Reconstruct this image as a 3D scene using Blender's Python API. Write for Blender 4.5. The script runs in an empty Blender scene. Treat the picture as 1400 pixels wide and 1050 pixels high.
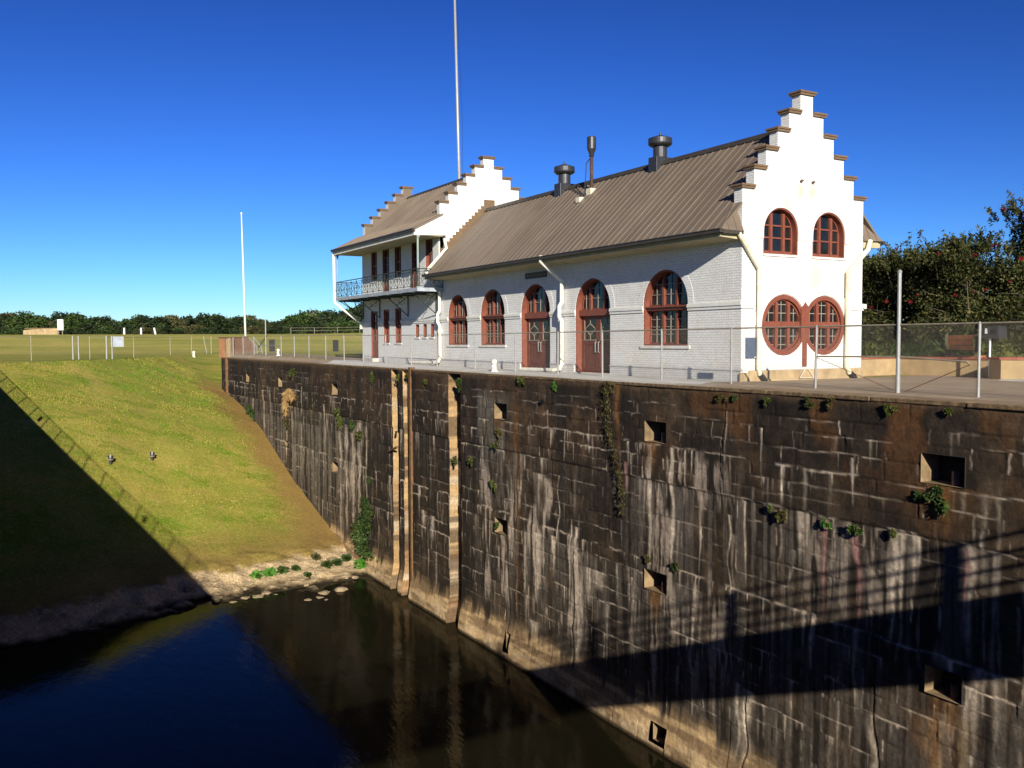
import bpy, bmesh, math, random
import numpy as np
from mathutils import Vector, Matrix
from mathutils.geometry import tessellate_polygon
rnd = random.Random(7)
rng = np.random.default_rng(11)
scene = bpy.context.scene
COL = scene.collection

# ------------------------------------------------------------------ camera
CAMLOC = Vector((21.394, -18.096, 1.37))
YAW, PITCH, ROLL = 1.0471, -0.0470, -0.0036
FPX = 1240.0
_f = Vector((-math.sin(YAW)*math.cos(PITCH), math.cos(YAW)*math.cos(PITCH), math.sin(PITCH)))
_r = _f.cross(Vector((0, 0, 1))).normalized(); _u = _r.cross(_f)
CR = _r*math.cos(ROLL)+_u*math.sin(ROLL); CU = -_r*math.sin(ROLL)+_u*math.cos(ROLL)
cam = bpy.data.cameras.new('camera'); camo = bpy.data.objects.new('camera', cam); COL.objects.link(camo)
camo.matrix_world = Matrix(((CR.x, CU.x, -_f.x, CAMLOC.x), (CR.y, CU.y, -_f.y, CAMLOC.y), (CR.z, CU.z, -_f.z, CAMLOC.z), (0, 0, 0, 1)))
cam.sensor_width = 36; cam.lens = FPX/1400*36; cam.clip_start = .05; cam.clip_end = 4000
scene.camera = camo

def at(px, py, axis, val):          # photo pixel -> world point on the plane axis=val
    d = _f + CR*(px-700)/FPX - CU*(py-525)/FPX
    t = (val-CAMLOC[axis])/d[axis]
    return CAMLOC + d*t

# ------------------------------------------------------------------ light
SUN = Vector((2.83, -1.0, 1.12)).normalized()
world = bpy.data.worlds.new('World'); scene.world = world; world.use_nodes = True
wn = world.node_tree; bg = wn.nodes['Background']
sky = wn.nodes.new('ShaderNodeTexSky'); sky.sky_type = 'NISHITA'; sky.sun_disc = False
sky.sun_elevation = math.asin(SUN.z); sky.sun_rotation = math.atan2(SUN.x, SUN.y)
sky.altitude = 0; sky.air_density = 0.95; sky.dust_density = 0.0; sky.ozone_density = 5.0
tm = wn.nodes.new('ShaderNodeMix'); tm.data_type = 'RGBA'; tm.blend_type = 'MULTIPLY'; tm.inputs[0].default_value = 1; tm.inputs[7].default_value = (.1, .1, .1, 1)
gm = wn.nodes.new('ShaderNodeGamma'); gm.inputs[1].default_value = 1.85
t2 = wn.nodes.new('ShaderNodeMix'); t2.data_type = 'RGBA'; t2.blend_type = 'MULTIPLY'; t2.inputs[0].default_value = 1; t2.inputs[7].default_value = (8.8, 10.2, 13.4, 1)
wn.links.new(sky.outputs[0], tm.inputs[6]); wn.links.new(tm.outputs[2], gm.inputs[0]); wn.links.new(gm.outputs[0], t2.inputs[6]); wn.links.new(t2.outputs[2], bg.inputs[0]); bg.inputs[1].default_value = 0.076
sl = bpy.data.lights.new('sun', 'SUN'); sl.energy = 5.0; sl.angle = math.radians(.5); sl.color = (1, .945, .84)
slo = bpy.data.objects.new('sun', sl); COL.objects.link(slo); slo.rotation_euler = SUN.to_track_quat('Z', 'Y').to_euler()
slo.location = (60, -40, 60)
scene.view_settings.view_transform = 'Standard'; scene.view_settings.look = 'None'
scene.view_settings.gamma = 1; scene.view_settings.exposure = 0.65

# ------------------------------------------------------------------ materials
class NT:
    def __init__(s, name, rough=.8, spec=.3, metal=0):
        s.m = bpy.data.materials.new(name); s.m.use_nodes = True; s.t = s.m.node_tree
        s.b = s.t.nodes['Principled BSDF']
        s.b.inputs['Roughness'].default_value = rough; s.b.inputs['Specular IOR Level'].default_value = spec
        s.b.inputs['Metallic'].default_value = metal
    def n(s, typ, ins=None, **kw):
        nd = s.t.nodes.new('ShaderNode'+typ)
        for k, v in kw.items(): setattr(nd, k, v)
        for k, v in (ins or {}).items(): s.set(nd.inputs[k], v)
        return nd
    def set(s, sock, v):
        if isinstance(v, bpy.types.NodeSocket): s.t.links.new(v, sock)
        elif isinstance(v, bpy.types.Node): s.t.links.new(v.outputs[0], sock)
        elif isinstance(v, (tuple, list)) and len(v) == 3 and sock.type == 'RGBA': sock.default_value = (*v, 1)
        else: sock.default_value = v
    def mix(s, fac, a, b, mode='MIX'):
        nd = s.t.nodes.new('ShaderNodeMix'); nd.data_type = 'RGBA'; nd.blend_type = mode
        s.set(nd.inputs[0], fac); s.set(nd.inputs[6], a); s.set(nd.inputs[7], b); return nd.outputs[2]
    def noise(s, scale, vec=None, detail=4, rough=.55, dist=0):
        nd = s.n('TexNoise', {'Scale': scale, 'Detail': detail, 'Roughness': rough, 'Distortion': dist})
        if vec is not None: s.set(nd.inputs['Vector'], vec)
        return nd.outputs[0]
    def ramp(s, fac, pts):
        nd = s.n('ValToRGB', {'Fac': fac}); e = nd.color_ramp.elements
        while len(e) < len(pts): e.new(.5)
        for i, (p, c) in enumerate(pts):
            e[i].position = p; e[i].color = (c, c, c, 1) if isinstance(c, (int, float)) else (*c, 1)
        return nd.outputs[0]
    def mapr(s, v, a, b, c=0, d=1):
        nd = s.n('MapRange', {'Value': v, 'From Min': a, 'From Max': b, 'To Min': c, 'To Max': d}); return nd.outputs[0]
    def math(s, op, a, b=0):
        nd = s.n('Math', operation=op); s.set(nd.inputs[0], a); s.set(nd.inputs[1], b); return nd.outputs[0]
    def scalevec(s, vec, sc):
        nd = s.n('Mapping'); s.set(nd.inputs['Vector'], vec); nd.inputs['Scale'].default_value = sc; return nd.outputs[0]
    def pos(s): return s.n('NewGeometry').outputs['Position']
    def obj(s): return s.n('TexCoord').outputs['Object']
    def uv(s): return s.n('UVMap').outputs[0]
    def bump(s, h, dist=.01, strength=1):
        nd = s.n('Bump', {'Height': h, 'Distance': dist, 'Strength': strength}); s.set(s.b.inputs['Normal'], nd)
    def color(s, c): s.set(s.b.inputs['Base Color'], c)

def plain(name, col, rough=.7, spec=.3, metal=0, var=.25, scale=3., bump=.0, dirt=None):
    k = NT(name, rough, spec, metal); p = k.pos()
    n = k.noise(scale, p, 5, .65)
    dark = tuple(c*(1-var) for c in col); lite = tuple(min(1, c*(1+var*.6)) for c in col)
    c = k.ramp(n, [(.3, dark), (.7, lite)])
    if dirt:
        c = k.mix(k.mapr(k.noise(scale*.6, k.scalevec(p, (1, 1, .4)), 6, .7), .52, .7), c, dirt)
    k.color(c)
    if bump: k.bump(k.noise(scale*8, p, 4), bump)
    return k.m

def roof_mat():
    k = NT('brown_roof_metal', .45, .4); p = k.pos()
    c = k.ramp(k.noise(.5, p, 5, .6), [(.3, (.145, .110, .078)), (.7, (.185, .142, .102))])
    run = k.noise(1.0, k.scalevec(p, (5.5, .5, .5)), 6, .7)
    c = k.mix(k.mapr(run, .45, .75, 0, .45), c, (.22, .175, .132)); c = k.mix(k.mapr(run, .48, .25, 0, .5), c, (.11, .08, .058))
    pan = k.n('TexWhiteNoise', {'Vector': k.n('VectorMath', {0: k.scalevec(p, (2.47, .22, 0)), 1: (1, 1, 1)}, operation='SNAP').outputs[0]}).outputs[0]
    v = k.mapr(pan, 0, 1, .90, 1.08); c = k.mix(1.0, c, k.n('CombineColor', {0: v, 1: v, 2: v}), 'MULTIPLY')
    k.color(c); k.bump(k.noise(1.6, p, 3), .02, .5); return k.m
def brick_mat(name, c1, c2, mort, bw=.225, rh=.082, stain=(.55, .44, .25), ms=.007, st=.55):
    k = NT(name, .62, .3); uv = k.uv(); p = k.pos()
    b = k.n('TexBrick', {'Vector': uv, 'Color1': c1, 'Color2': c2, 'Mortar': mort, 'Scale': 1.0, 'Mortar Size': ms,
                         'Mortar Smooth': .3, 'Bias': 0.0, 'Brick Width': bw, 'Row Height': rh})
    c = b.outputs['Color']
    blot = k.mapr(k.noise(.55, p, 6, .65), .45, .75)
    c = k.mix(k.math('MULTIPLY', blot, st*.45), c, stain)
    drip = k.mapr(k.noise(1.0, k.scalevec(p, (2.2, 2.2, .35)), 6, .7), .56, .8)
    c = k.mix(k.math('MULTIPLY', drip, st), c, stain)
    fine = k.mapr(k.noise(14, p, 3), .3, .7, .88, 1.04)
    c = k.mix(1.0, c, k.n('CombineColor', {0: fine, 1: fine, 2: fine}), 'MULTIPLY')
    wear = k.math('MULTIPLY', k.mapr(k.noise(2.2, p, 8, .8), .60, .66), .5)
    c = k.mix(wear, c, tuple(q*.78 for q in c2))
    # rusty runs below the wall brackets and the right upper window of the gable
    sp = k.n('SeparateXYZ', {0: p})
    def spot(cy, cz, sy, sz):
        a_ = k.math('POWER', k.math('DIVIDE', k.math('SUBTRACT', sp.outputs[1], cy), sy), 2.0); b_ = k.math('POWER', k.math('DIVIDE', k.math('SUBTRACT', sp.outputs[2], cz), sz), 2.0)
        return k.mapr(k.math('ADD', k.math('ADD', a_, b_), k.math('MULTIPLY', k.noise(5, p, 5, .7), 1.2)), .6, 1.5, 1, 0)
    rs = k.math('MAXIMUM', k.math('MAXIMUM', spot(5.29, 6.28, .22, .38), spot(5.84, 6.28, .2, .36)), k.math('MULTIPLY', spot(6.05, 3.45, .35, .75), .7))
    rs = k.math('MULTIPLY', rs, k.mapr(sp.outputs[0], -.02, .0, 0, .55))
    c = k.mix(rs, c, (.62, .42, .17))
    # grime creeping up from the ground
    z = k.n('SeparateXYZ', {0: p}).outputs[2]
    low = k.mapr(k.math('ADD', z, k.math('MULTIPLY', k.noise(2.5, p, 4), .8)), .35, 1.15, 1, 0)
    c = k.mix(k.math('MULTIPLY', low, .4), c, (.36, .31, .24))
    k.color(c)
    h = k.math('ADD', k.math('MULTIPLY', b.outputs['Fac'], -1.0), k.math('MULTIPLY', k.noise(30, p, 3), .5))
    k.bump(h, .012, .8)
    return k.m

M = {}
M['roof'] = roof_mat()
M['brick'] = brick_mat('white_painted_brick', (.78, .77, .735), (.725, .715, .68), (.48, .47, .44))
M['trim'] = plain('white_trim', (.68, .66, .60), .6, var=.12, dirt=(.6, .5, .32))
M['cream'] = plain('cream_paint', (.70, .645, .48), .5, .4, var=.15, dirt=(.45, .33, .15))
M['soffit'] = plain('soffit_paint', (.42, .37, .22), .7, var=.2)
M['white_pipe'] = plain('white_pipe', (.80, .765, .64), .45, .45, var=.12, dirt=(.55, .42, .22))
M['rust_red'] = plain('red_brown_wood', (.195, .058, .034), .5, .4, var=.22, scale=5)
M['door_red'] = plain('dark_red_door', (.125, .036, .022), .45, .4, var=.25, scale=4)
M['capmetal'] = plain('brown_cap_metal', (.165, .105, .055), .45, .4, var=.25, scale=4)
M['gutter'] = plain('dark_gutter', (.05, .042, .032), .5, .4)
M['iron'] = plain('dark_green_iron', (.035, .05, .04), .5, .4)
M['post_green'] = plain('grey_green_post', (.26, .30, .25), .5, .4, var=.15)
M['blacksteel'] = plain('weathered_dark_steel', (.045, .045, .05), .42, .5, metal=.3, var=.35, scale=6)
M['rusty'] = plain('rusty_pipe', (.16, .075, .04), .7, var=.5, scale=9)
M['galv'] = plain('galvanised_steel', (.33, .325, .30), .45, .5, metal=.25, var=.15, scale=6)
M['galv_dull'] = plain('dull_galvanised_rail', (.33, .28, .20), .55, .4, metal=.2, var=.3, scale=5)
M['wire'] = plain('chain_link_wire', (.34, .31, .25), .5, .5, metal=.2)
M['concrete'] = plain('pale_concrete', (.50, .475, .42), .85, var=.22, scale=1.5, bump=.004, dirt=(.3, .25, .18))
M['tan_concrete'] = plain('tan_concrete', (.40, .29, .155), .9, var=.3, scale=2, bump=.008, dirt=(.2, .13, .07))
M['bluegrey'] = plain('blue_grey_panel', (.07, .095, .14), .45, .4)
M['lead'] = plain('window_lead', (.30, .26, .20), .5, .4)
M['slab'] = plain('balcony_slab', (.34, .37, .40), .6)
M['wood'] = plain('orange_wood', (.50, .19, .08), .6, var=.25, scale=6)
M['olivepost'] = plain('olive_post', (.16, .15, .08), .7)
M['redcap'] = brick_mat('red_brick_cap', (.36, .07, .04), (.28, .055, .03), (.3, .2, .15), .1, .2)
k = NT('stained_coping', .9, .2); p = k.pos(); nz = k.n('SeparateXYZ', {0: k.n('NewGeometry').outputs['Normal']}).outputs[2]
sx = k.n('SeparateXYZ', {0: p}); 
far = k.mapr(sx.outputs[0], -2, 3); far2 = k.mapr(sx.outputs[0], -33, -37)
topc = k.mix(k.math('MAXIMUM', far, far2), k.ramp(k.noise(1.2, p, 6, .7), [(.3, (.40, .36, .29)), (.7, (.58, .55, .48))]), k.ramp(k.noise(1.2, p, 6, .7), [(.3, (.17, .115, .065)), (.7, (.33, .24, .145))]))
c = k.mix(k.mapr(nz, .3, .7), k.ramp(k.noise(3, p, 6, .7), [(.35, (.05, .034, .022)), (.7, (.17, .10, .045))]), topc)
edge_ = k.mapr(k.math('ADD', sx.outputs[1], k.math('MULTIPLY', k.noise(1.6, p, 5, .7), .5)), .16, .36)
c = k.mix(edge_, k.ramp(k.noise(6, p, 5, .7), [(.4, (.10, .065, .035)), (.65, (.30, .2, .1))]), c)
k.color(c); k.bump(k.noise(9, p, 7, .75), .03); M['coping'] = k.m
M['recess'] = plain('stained_recess_concrete', (.24, .165, .085), .9, var=.45, scale=3, bump=.01, dirt=(.10, .07, .04))
M['flue_brown'] = plain('brown_black_flue', (.06, .035, .025), .6, var=.5, scale=6, dirt=(.16, .07, .03))
M['planter'] = plain('tan_stucco', (.40, .28, .14), .9, var=.25, scale=2, bump=.006)
M['oldbrick'] = brick_mat('old_ruin_brick', (.24, .12, .075), (.17, .095, .065), (.25, .2, .14), .22, .08, st=.3)
M['plaster'] = plain('orange_plaster', (.36, .17, .08), .9, var=.25, scale=1.4)
M['rock'] = plain('pale_rock', (.32, .24, .14), .9, var=.4, scale=3, bump=.02)
M['flower'] = plain('red_blossom', (.20, .010, .014), .7, var=.6, scale=20)
M['bark'] = plain('grey_bark', (.14, .11, .075), .9, var=.4, scale=6, bump=.01)
M['recess_shade'] = plain('shade_black_concrete', (.022, .018, .014), .95, var=.4)  # shade of the recess interiors, put into a near-black colour
M['black'] = plain('black_enamel', (.012, .013, .014), .4, .5)
M['whitemetal'] = plain('white_metal', (.74, .74, .72), .4, .5, var=.1)
M['straw'] = plain('dry_straw', (.42, .26, .10), .9, var=.3)
M['roughsteel'] = plain('orange_rust_steel', (.15, .075, .032), .8, var=.5, scale=4, dirt=(.12, .11, .03))

def glass(name, col, rough=.04):
    k = NT(name, rough, .6); p = k.pos()
    k.color(k.ramp(k.noise(1.4, p, 3), [(.35, tuple(c*.4 for c in col)), (.7, col)]))
    k.bump(k.noise(2.5, p, 2), .004, .6); return k.m
M['glass'] = glass('window_glass', (.016, .018, .018))

def leaf(name, c1, c2, c3, tr=.25):
    k = NT(name, .6, .25); g = k.n('NewGeometry'); p = k.pos()
    c = k.ramp(g.outputs['Random Per Island'], [(0, c1), (.55, c2), (1, c3)])
    big = k.mapr(k.noise(.45, p, 3), .35, .65, .6, 1.25)
    c = k.mix(1.0, c, k.n('CombineColor', {0: big, 1: big, 2: big}), 'MULTIPLY')
    k.color(c)
    tl = k.n('BsdfTranslucent', {'Color': c}); mx = k.n('MixShader', {0: tr, 1: k.b.outputs[0], 2: tl.outputs[0]})
    k.set(k.t.nodes['Material Output'].inputs[0], mx); return k.m
M['leaf_bush'] = leaf('bottlebrush_leaf', (.026, .038, .010), (.060, .072, .018), (.17, .145, .045))
M['leaf_dark'] = leaf('dark_tree_leaf', (.014, .026, .010), (.025, .042, .014), (.06, .075, .022))
M['leaf_mid'] = leaf('mid_tree_leaf', (.022, .045, .010), (.045, .080, .016), (.09, .13, .03))
M['leaf_olive'] = leaf('olive_tree_leaf', (.05, .052, .018), (.09, .09, .03), (.15, .13, .05))
M['leaf_bright'] = leaf('bright_weed_leaf', (.03, .12, .01), (.06, .20, .02), (.14, .26, .04))
M['leaf_dry'] = leaf('dry_vine_leaf', (.045, .035, .012), (.10, .075, .02), (.13, .13, .03))
M['leaf_fern'] = leaf('fern_leaf', (.03, .05, .008), (.07, .10, .015), (.16, .14, .04))

# --- lock wall surface: painted attribute (stains, efflorescence) times fine noise
k = NT('stained_lock_wall', .85, .22); p = k.pos()
a = k.n('Attribute', attribute_name='stain')
v = k.mapr(k.noise(9, p, 6, .7), .25, .75, .62, 1.32)
v2 = k.mapr(k.noise(45, p, 3, .7), .3, .7, .75, 1.2)
v = k.math('MULTIPLY', v, v2)
c = k.mix(1.0, a.outputs['Color'], k.n('CombineColor', {0: v, 1: v, 2: v}), 'MULTIPLY')
k.color(c); k.bump(k.math('ADD', k.noise(12, p, 8, .75), k.math('MULTIPLY', k.noise(70, p, 4, .7), .35)), .045, .9)
M['lockwall'] = k.m

# --- ground
k = NT('grass_ground', .95, .1); p = k.pos()
xyz = k.n('SeparateXYZ', {0: p}); zz = xyz.outputs[2]; yy = xyz.outputs[1]; xx = xyz.outputs[0]
big = k.noise(.09, k.scalevec(p, (1, .55, .3)), 5, .6, .6)
mid = k.noise(.5, k.scalevec(p, (1.3, .5, 1)), 6, .7, .4)
fin = k.noise(7, p, 5, .8)
c = k.ramp(big, [(.36, (.195, .210, .030)), (.5, (.27, .255, .042)), (.64, (.38, .30, .075))])
c = k.mix(k.mapr(mid, .49, .60), c, (.150, .205, .016))
c = k.mix(k.math('MULTIPLY', k.mapr(k.noise(.22, k.scalevec(p, (1, .6, 1)), 7, .75, .8), .52, .66), .55), c, (.37, .265, .065))
c = k.mix(k.math('MULTIPLY', k.mapr(k.noise(.33, k.scalevec(p, (1.4, .5, 1)), 7, .75, .5), .54, .68), .7), c, (.15, .235, .018))
c = k.mix(k.math('MULTIPLY', k.mapr(k.noise(3.0, k.scalevec(p, (1.6, .7, 1)), 5, .8), .55, .68), .75), c, (.44, .35, .12))
c = k.mix(k.math('MULTIPLY', k.mapr(k.noise(1.3, p, 6, .75), .52, .66), .7), c, (.36, .28, .07))
# trodden brown strip along the wall foot
edge = k.math('ADD', yy, k.math('MULTIPLY', k.noise(.35, p, 5), 3.2))
land = k.mapr(yy, .6, .9, 1, 0)
br = k.math('MULTIPLY', k.mapr(edge, -1.3, .5), land)
c = k.mix(k.math('MULTIPLY', k.math('MULTIPLY', br, k.mapr(xx, -67, -61)), .85), c, (.27, .16, .05))
# dry brown belt above the shore
wob = k.math('MULTIPLY', k.noise(.4, p, 5, .7), 2.2)
lowz = k.math('ADD', zz, wob)
c = k.mix(k.math('MULTIPLY', k.mapr(lowz, -8.2, -9.4), .8), c, (.25, .16, .05))
shore = k.mapr(k.math('ADD', zz, k.math('MULTIPLY', k.noise(.9, p, 6, .75), 1.0)), -10.12, -10.32)
crack = k.n('TexVoronoi', {'Vector': k.n('VectorMath', {0: p, 1: k.n('VectorMath', {0: k.n('TexNoise', {'Vector': p, 'Scale': 1.7, 'Detail': 5}).outputs[1], 1: (1.1, 1.1, 1.1)}, operation='MULTIPLY')}, operation='ADD').outputs[0], 'Scale': 4.5}, feature='DISTANCE_TO_EDGE').outputs[0]
sandc = k.mix(k.mapr(crack, 0, .07, .45, 1), (.20, .13, .065), k.ramp(k.noise(2.5, p, 6, .7), [(.3, (.40, .28, .15)), (.7, (.66, .50, .29))]))
c = k.mix(shore, c, sandc)
wet = k.mapr(k.math('ADD', zz, k.math('MULTIPLY', k.noise(2.2, p, 4), .25)), -11.17, -11.36)
c = k.mix(wet, c, (.035, .026, .014))
fv = k.mapr(fin, .25, .75, .55, 1.4); fv2 = k.mapr(k.noise(28, p, 3, .8), .3, .7, .75, 1.25); fv = k.math('MULTIPLY', fv, fv2)
c = k.mix(1.0, c, k.n('CombineColor', {0: fv, 1: fv, 2: fv}), 'MULTIPLY')
farm = k.math('MULTIPLY', k.mapr(xx, -75, -110), .55)
band = k.noise(.05, k.scalevec(p, (3.5, .35, 1)), 6, .7, .5)
c = k.mix(farm, c, k.ramp(band, [(.38, (.24, .26, .05)), (.52, (.42, .36, .10)), (.66, (.50, .36, .13))]))
k.color(c)
k.bump(k.math('ADD', k.noise(5, p, 8, .8), k.math('MULTIPLY', k.math('MULTIPLY', shore, crack), 1.2)), .10, .8)
M['ground'] = k.m

k = NT('still_water', .035, .08); p = k.pos()
k.b.inputs['IOR'].default_value = 1.33
k.color(k.ramp(k.noise(.12, p, 3), [(.3, (.006, .006, .003)), (.7, (.013, .011, .005))]))
k.bump(k.math('ADD', k.math('MULTIPLY', k.noise(1.4, k.scalevec(p, (.6, 1.5, 1)), 4, .6), .9), k.math('MULTIPLY', k.noise(8, p, 3, .6), .18)), .035, .35)
gl = k.n('BsdfGlossy', {'Color': (.62, .62, .62), 'Roughness': .05}); df = k.n('BsdfDiffuse', {'Color': (.009, .008, .0035)}); fr_ = k.n('Fresnel', {'IOR': 1.33})
bn_ = k.b.inputs['Normal'].links[0].from_socket
for nd_ in (gl, df, fr_): k.set(nd_.inputs['Normal'], bn_)
k.set(k.t.nodes['Material Output'].inputs[0], k.n('MixShader', {0: k.math('MULTIPLY', fr_.outputs[0], .75), 1: df.outputs[0], 2: gl.outputs[0]}))
M['water'] = k.m

k = NT('paving', .9, .15); p = k.pos()
c = k.ramp(k.noise(.6, p, 7, .7), [(.3, (.27, .20, .13)), (.7, (.40, .31, .22))])
br = k.n('TexBrick', {'Vector': k.scalevec(p, (1, 1, 1)), 'Color1': (1, 1, 1), 'Color2': (.9, .9, .9), 'Mortar': (.45, .4, .35), 'Scale': 1., 'Mortar Size': .012, 'Brick Width': 1.5, 'Row Height': 1.5}, offset=0.0)
c = k.mix(1., c, br.outputs[0], 'MULTIPLY')
c = k.mix(k.math('MULTIPLY', k.mapr(k.noise(25, p, 3, .8), .4, .7), .3), c, (.15, .10, .06)); k.color(c); k.bump(k.noise(20, p, 4), .01)
M['paving'] = k.m
k = NT('pale_apron', .85, .2); p = k.pos()
c = k.ramp(k.noise(.8, p, 7, .7), [(.3, (.40, .385, .35)), (.7, (.55, .53, .49))]); k.color(c); k.bump(k.noise(15, p, 5), .008)
M['apron'] = k.m

# ------------------------------------------------------------------ object helpers
WLOC = {}
def reg(o, parent, loc):
    loc = Vector(loc)
    COL.objects.link(o)
    if parent is not None:
        o.parent = parent; o.location = loc - WLOC[parent.name]
    else: o.location = loc
    WLOC[o.name] = loc
    return o
def tag(o, label=None, cat=None, group=None, kind=None):
    if label: o['label'] = label
    if cat: o['category'] = cat
    if group: o['group'] = group
    if kind: o['kind'] = kind
    return o
def thing(name, loc, label, cat, group=None):
    return tag(reg(bpy.data.objects.new(name, None), None, loc), label, cat, group)

class MB:
    def __init__(s): s.v = []; s.f = []
    def add(s, vs, fs):
        o = len(s.v); s.v += [tuple(x) for x in vs]; s.f += [tuple(i+o for i in f) for f in fs]; return s
    def box(s, x0, x1, y0, y1, z0, z1):
        return s.add([(x0, y0, z0), (x1, y0, z0), (x1, y1, z0), (x0, y1, z0), (x0, y0, z1), (x1, y0, z1), (x1, y1, z1), (x0, y1, z1)],
                     [(0, 3, 2, 1), (4, 5, 6, 7), (0, 1, 5, 4), (1, 2, 6, 5), (2, 3, 7, 6), (3, 0, 4, 7)])
    def prism(s, F, outer, n0, n1, holes=()):
        loops = [list(outer)]+[list(h) for h in holes]
        flat = [q for l in loops for q in l]; N = len(flat)
        tris = tessellate_polygon([[Vector((a, b, 0)) for a, b in l] for l in loops])
        vs = [F(a, b, n0) for a, b in flat]+[F(a, b, n1) for a, b in flat]
        fs = [tuple(t) for t in tris]+[(t[2]+N, t[1]+N, t[0]+N) for t in tris]
        o = 0
        for l in loops:
            m = len(l)
            for i in range(m):
                j = (i+1) % m; fs.append((o+i, o+j, o+j+N, o+i+N))
            o += m
        return s.add(vs, fs)
    def tube(s, pts, r, seg=8, caps=True, r2=None):
        pts = [Vector(q) for q in pts]; n = len(pts); rings = []
        for i, q in enumerate(pts):
            d = ((pts[min(i+1, n-1)]-q).normalized() + (q-pts[max(i-1, 0)]).normalized())
            if d.length < 1e-6: d = Vector((0, 0, 1))
            d.normalize()
            a = d.orthogonal().normalized() if i == 0 else (rings_a - d*rings_a.dot(d)).normalized()
            rings_a = a; b = d.cross(a)
            rr = r if r2 is None else r+(r2-r)*i/(n-1)
            rings.append([q+(a*math.cos(2*math.pi*k/seg)+b*math.sin(2*math.pi*k/seg))*rr for k in range(seg)])
        vs = [v for rg in rings for v in rg]; fs = []
        for i in range(n-1):
            for k in range(seg):
                k2 = (k+1) % seg; fs.append((i*seg+k, i*seg+k2, (i+1)*seg+k2, (i+1)*seg+k))
        if caps: fs += [tuple(range(seg))[::-1], tuple((n-1)*seg+k for k in range(seg))]
        return s.add(vs, fs)
    def lathe(s, c, prof, seg=20):
        vs = []; fs = []; n = len(prof)
        for r, z in prof:
            for k in range(seg): vs.append((c[0]+r*math.cos(2*math.pi*k/seg), c[1]+r*math.sin(2*math.pi*k/seg), c[2]+z))
        for i in range(n-1):
            for k in range(seg):
                k2 = (k+1) % seg; fs.append((i*seg+k, i*seg+k2, (i+1)*seg+k2, (i+1)*seg+k))
        fs += [tuple(range(seg))[::-1], tuple((n-1)*seg+k for k in range(seg))]
        return s.add(vs, fs)
    def build(s, name, mat, parent=None, origin=None, smooth=False, recalc=True, bevel=0):
        me = bpy.data.meshes.new(name)
        if origin is None: origin = WLOC[parent.name] if parent is not None else (0, 0, 0)
        ox, oy, oz = origin
        me.from_pydata([(a-ox, b-oy, c-oz) for a, b, c in s.v], [], s.f)
        if recalc:
            bm = bmesh.new(); bm.from_mesh(me); bmesh.ops.recalc_face_normals(bm, faces=bm.faces); bm.to_mesh(me); bm.free()
        uv = me.uv_layers.new(name='UVMap')
        for pl in me.polygons:
            nx, ny, nz = (abs(q) for q in pl.normal)
            for li in pl.loop_indices:
                x, y, z = me.vertices[me.loops[li].vertex_index].co; x += ox; y += oy; z += oz
                uv.data[li].uv = (x, y) if nz > max(nx, ny) else ((y, z) if nx > ny else (x, z))
        if smooth: me.shade_smooth()
        me.materials.append(M[mat] if isinstance(mat, str) else mat)
        o = bpy.data.objects.new(name, me); reg(o, parent, origin)
        if bevel:
            b = o.modifiers.new('bevel', 'BEVEL'); b.width = bevel; b.segments = 2; b.limit_method = 'ANGLE'
        return o

FR = lambda y: (lambda u, v, n: (u, y-n, v))     # wall facing the lock
GB = lambda x: (lambda u, v, n: (x+n, u, v))     # wall facing +X
def arc(cx, cz, r, a0, a1, n=20): return [(cx+r*math.cos(a0+(a1-a0)*i/n), cz+r*math.sin(a0+(a1-a0)*i/n)) for i in range(n+1)]
def arch(u0, u1, v0, vs, n=20):
    r = (u1-u0)/2; return [(u0, v0), (u1, v0)]+arc((u0+u1)/2, vs, r, 0, math.pi, n)
def rect(u0, u1, v0, v1): return [(u0, v0), (u1, v0), (u1, v1), (u0, v1)]
def lite(u0, u1, v0, v1, cx, cz, r, full=False):     # a light clipped by the round head of its window
    us = [u0+(u1-u0)*i/8 for i in range(9)]
    h = lambda u: math.sqrt(max(r*r-(u-cx)**2, 0))
    top = [(u, min(v1, cz+h(u))) for u in us]
    bot = [(u, max(v0, cz-h(u)) if full else v0) for u in us] if full else [(u0, v0), (u1, v0)]
    out = bot+top[::-1]
    res = []
    for q in out:
        if not res or abs(q[0]-res[-1][0])+abs(q[1]-res[-1][1]) > 1e-4: res.append(q)
    return res

exec_parts = []
# ================================================================== TERRAIN
def sm(a, b, x): t = np.clip((x-a)/(b-a), 0, 1); return t*t*(3-2*t)
def vnoise(x, y, seed=0):
    xi = np.floor(x).astype(np.int64); yi = np.floor(y).astype(np.int64); fx = x-xi; fy = y-yi
    fx = fx*fx*(3-2*fx); fy = fy*fy*(3-2*fy)
    def h(i, j):
        n = (i*374761393+j*668265263+seed*974634777) & 0xffffffff
        n = ((n ^ (n >> 13))*1274126177) & 0xffffffff
        return ((n ^ (n >> 16)) & 0xffff)/65535.
    return (h(xi, yi)*(1-fx)+h(xi+1, yi)*fx)*(1-fy)+(h(xi, yi+1)*(1-fx)+h(xi+1, yi+1)*fx)*fy
def fbm(x, y, o=4, seed=0):
    s = 0; a = .5; t = 0
    for i in range(o): s = s+a*vnoise(x*2**i, y*2**i, seed+i*17); t += a; a *= .5
    return s/t
WATER = -11.55
def xtop(y): return np.interp(y, [-17.4, -12.5, -7.1, 0, 4], [-51, -55.6, -63.4, -80, -86])
def xwat(y): return np.interp(y, [-18, -15, -12, -8.9, 0], [-21.9, -22.1, -23.0, -24.3, -24.4])
PS = [-.0, .315, .405, .49, .574, .646, .71, .8, .874, .94, 1.0, 1.25]
PZ = [0, -2.74, -3.47, -4.39, -5.5, -7.0, -8.17, -9.45, -10.34, -11.10, -11.62, -13.2]
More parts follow.
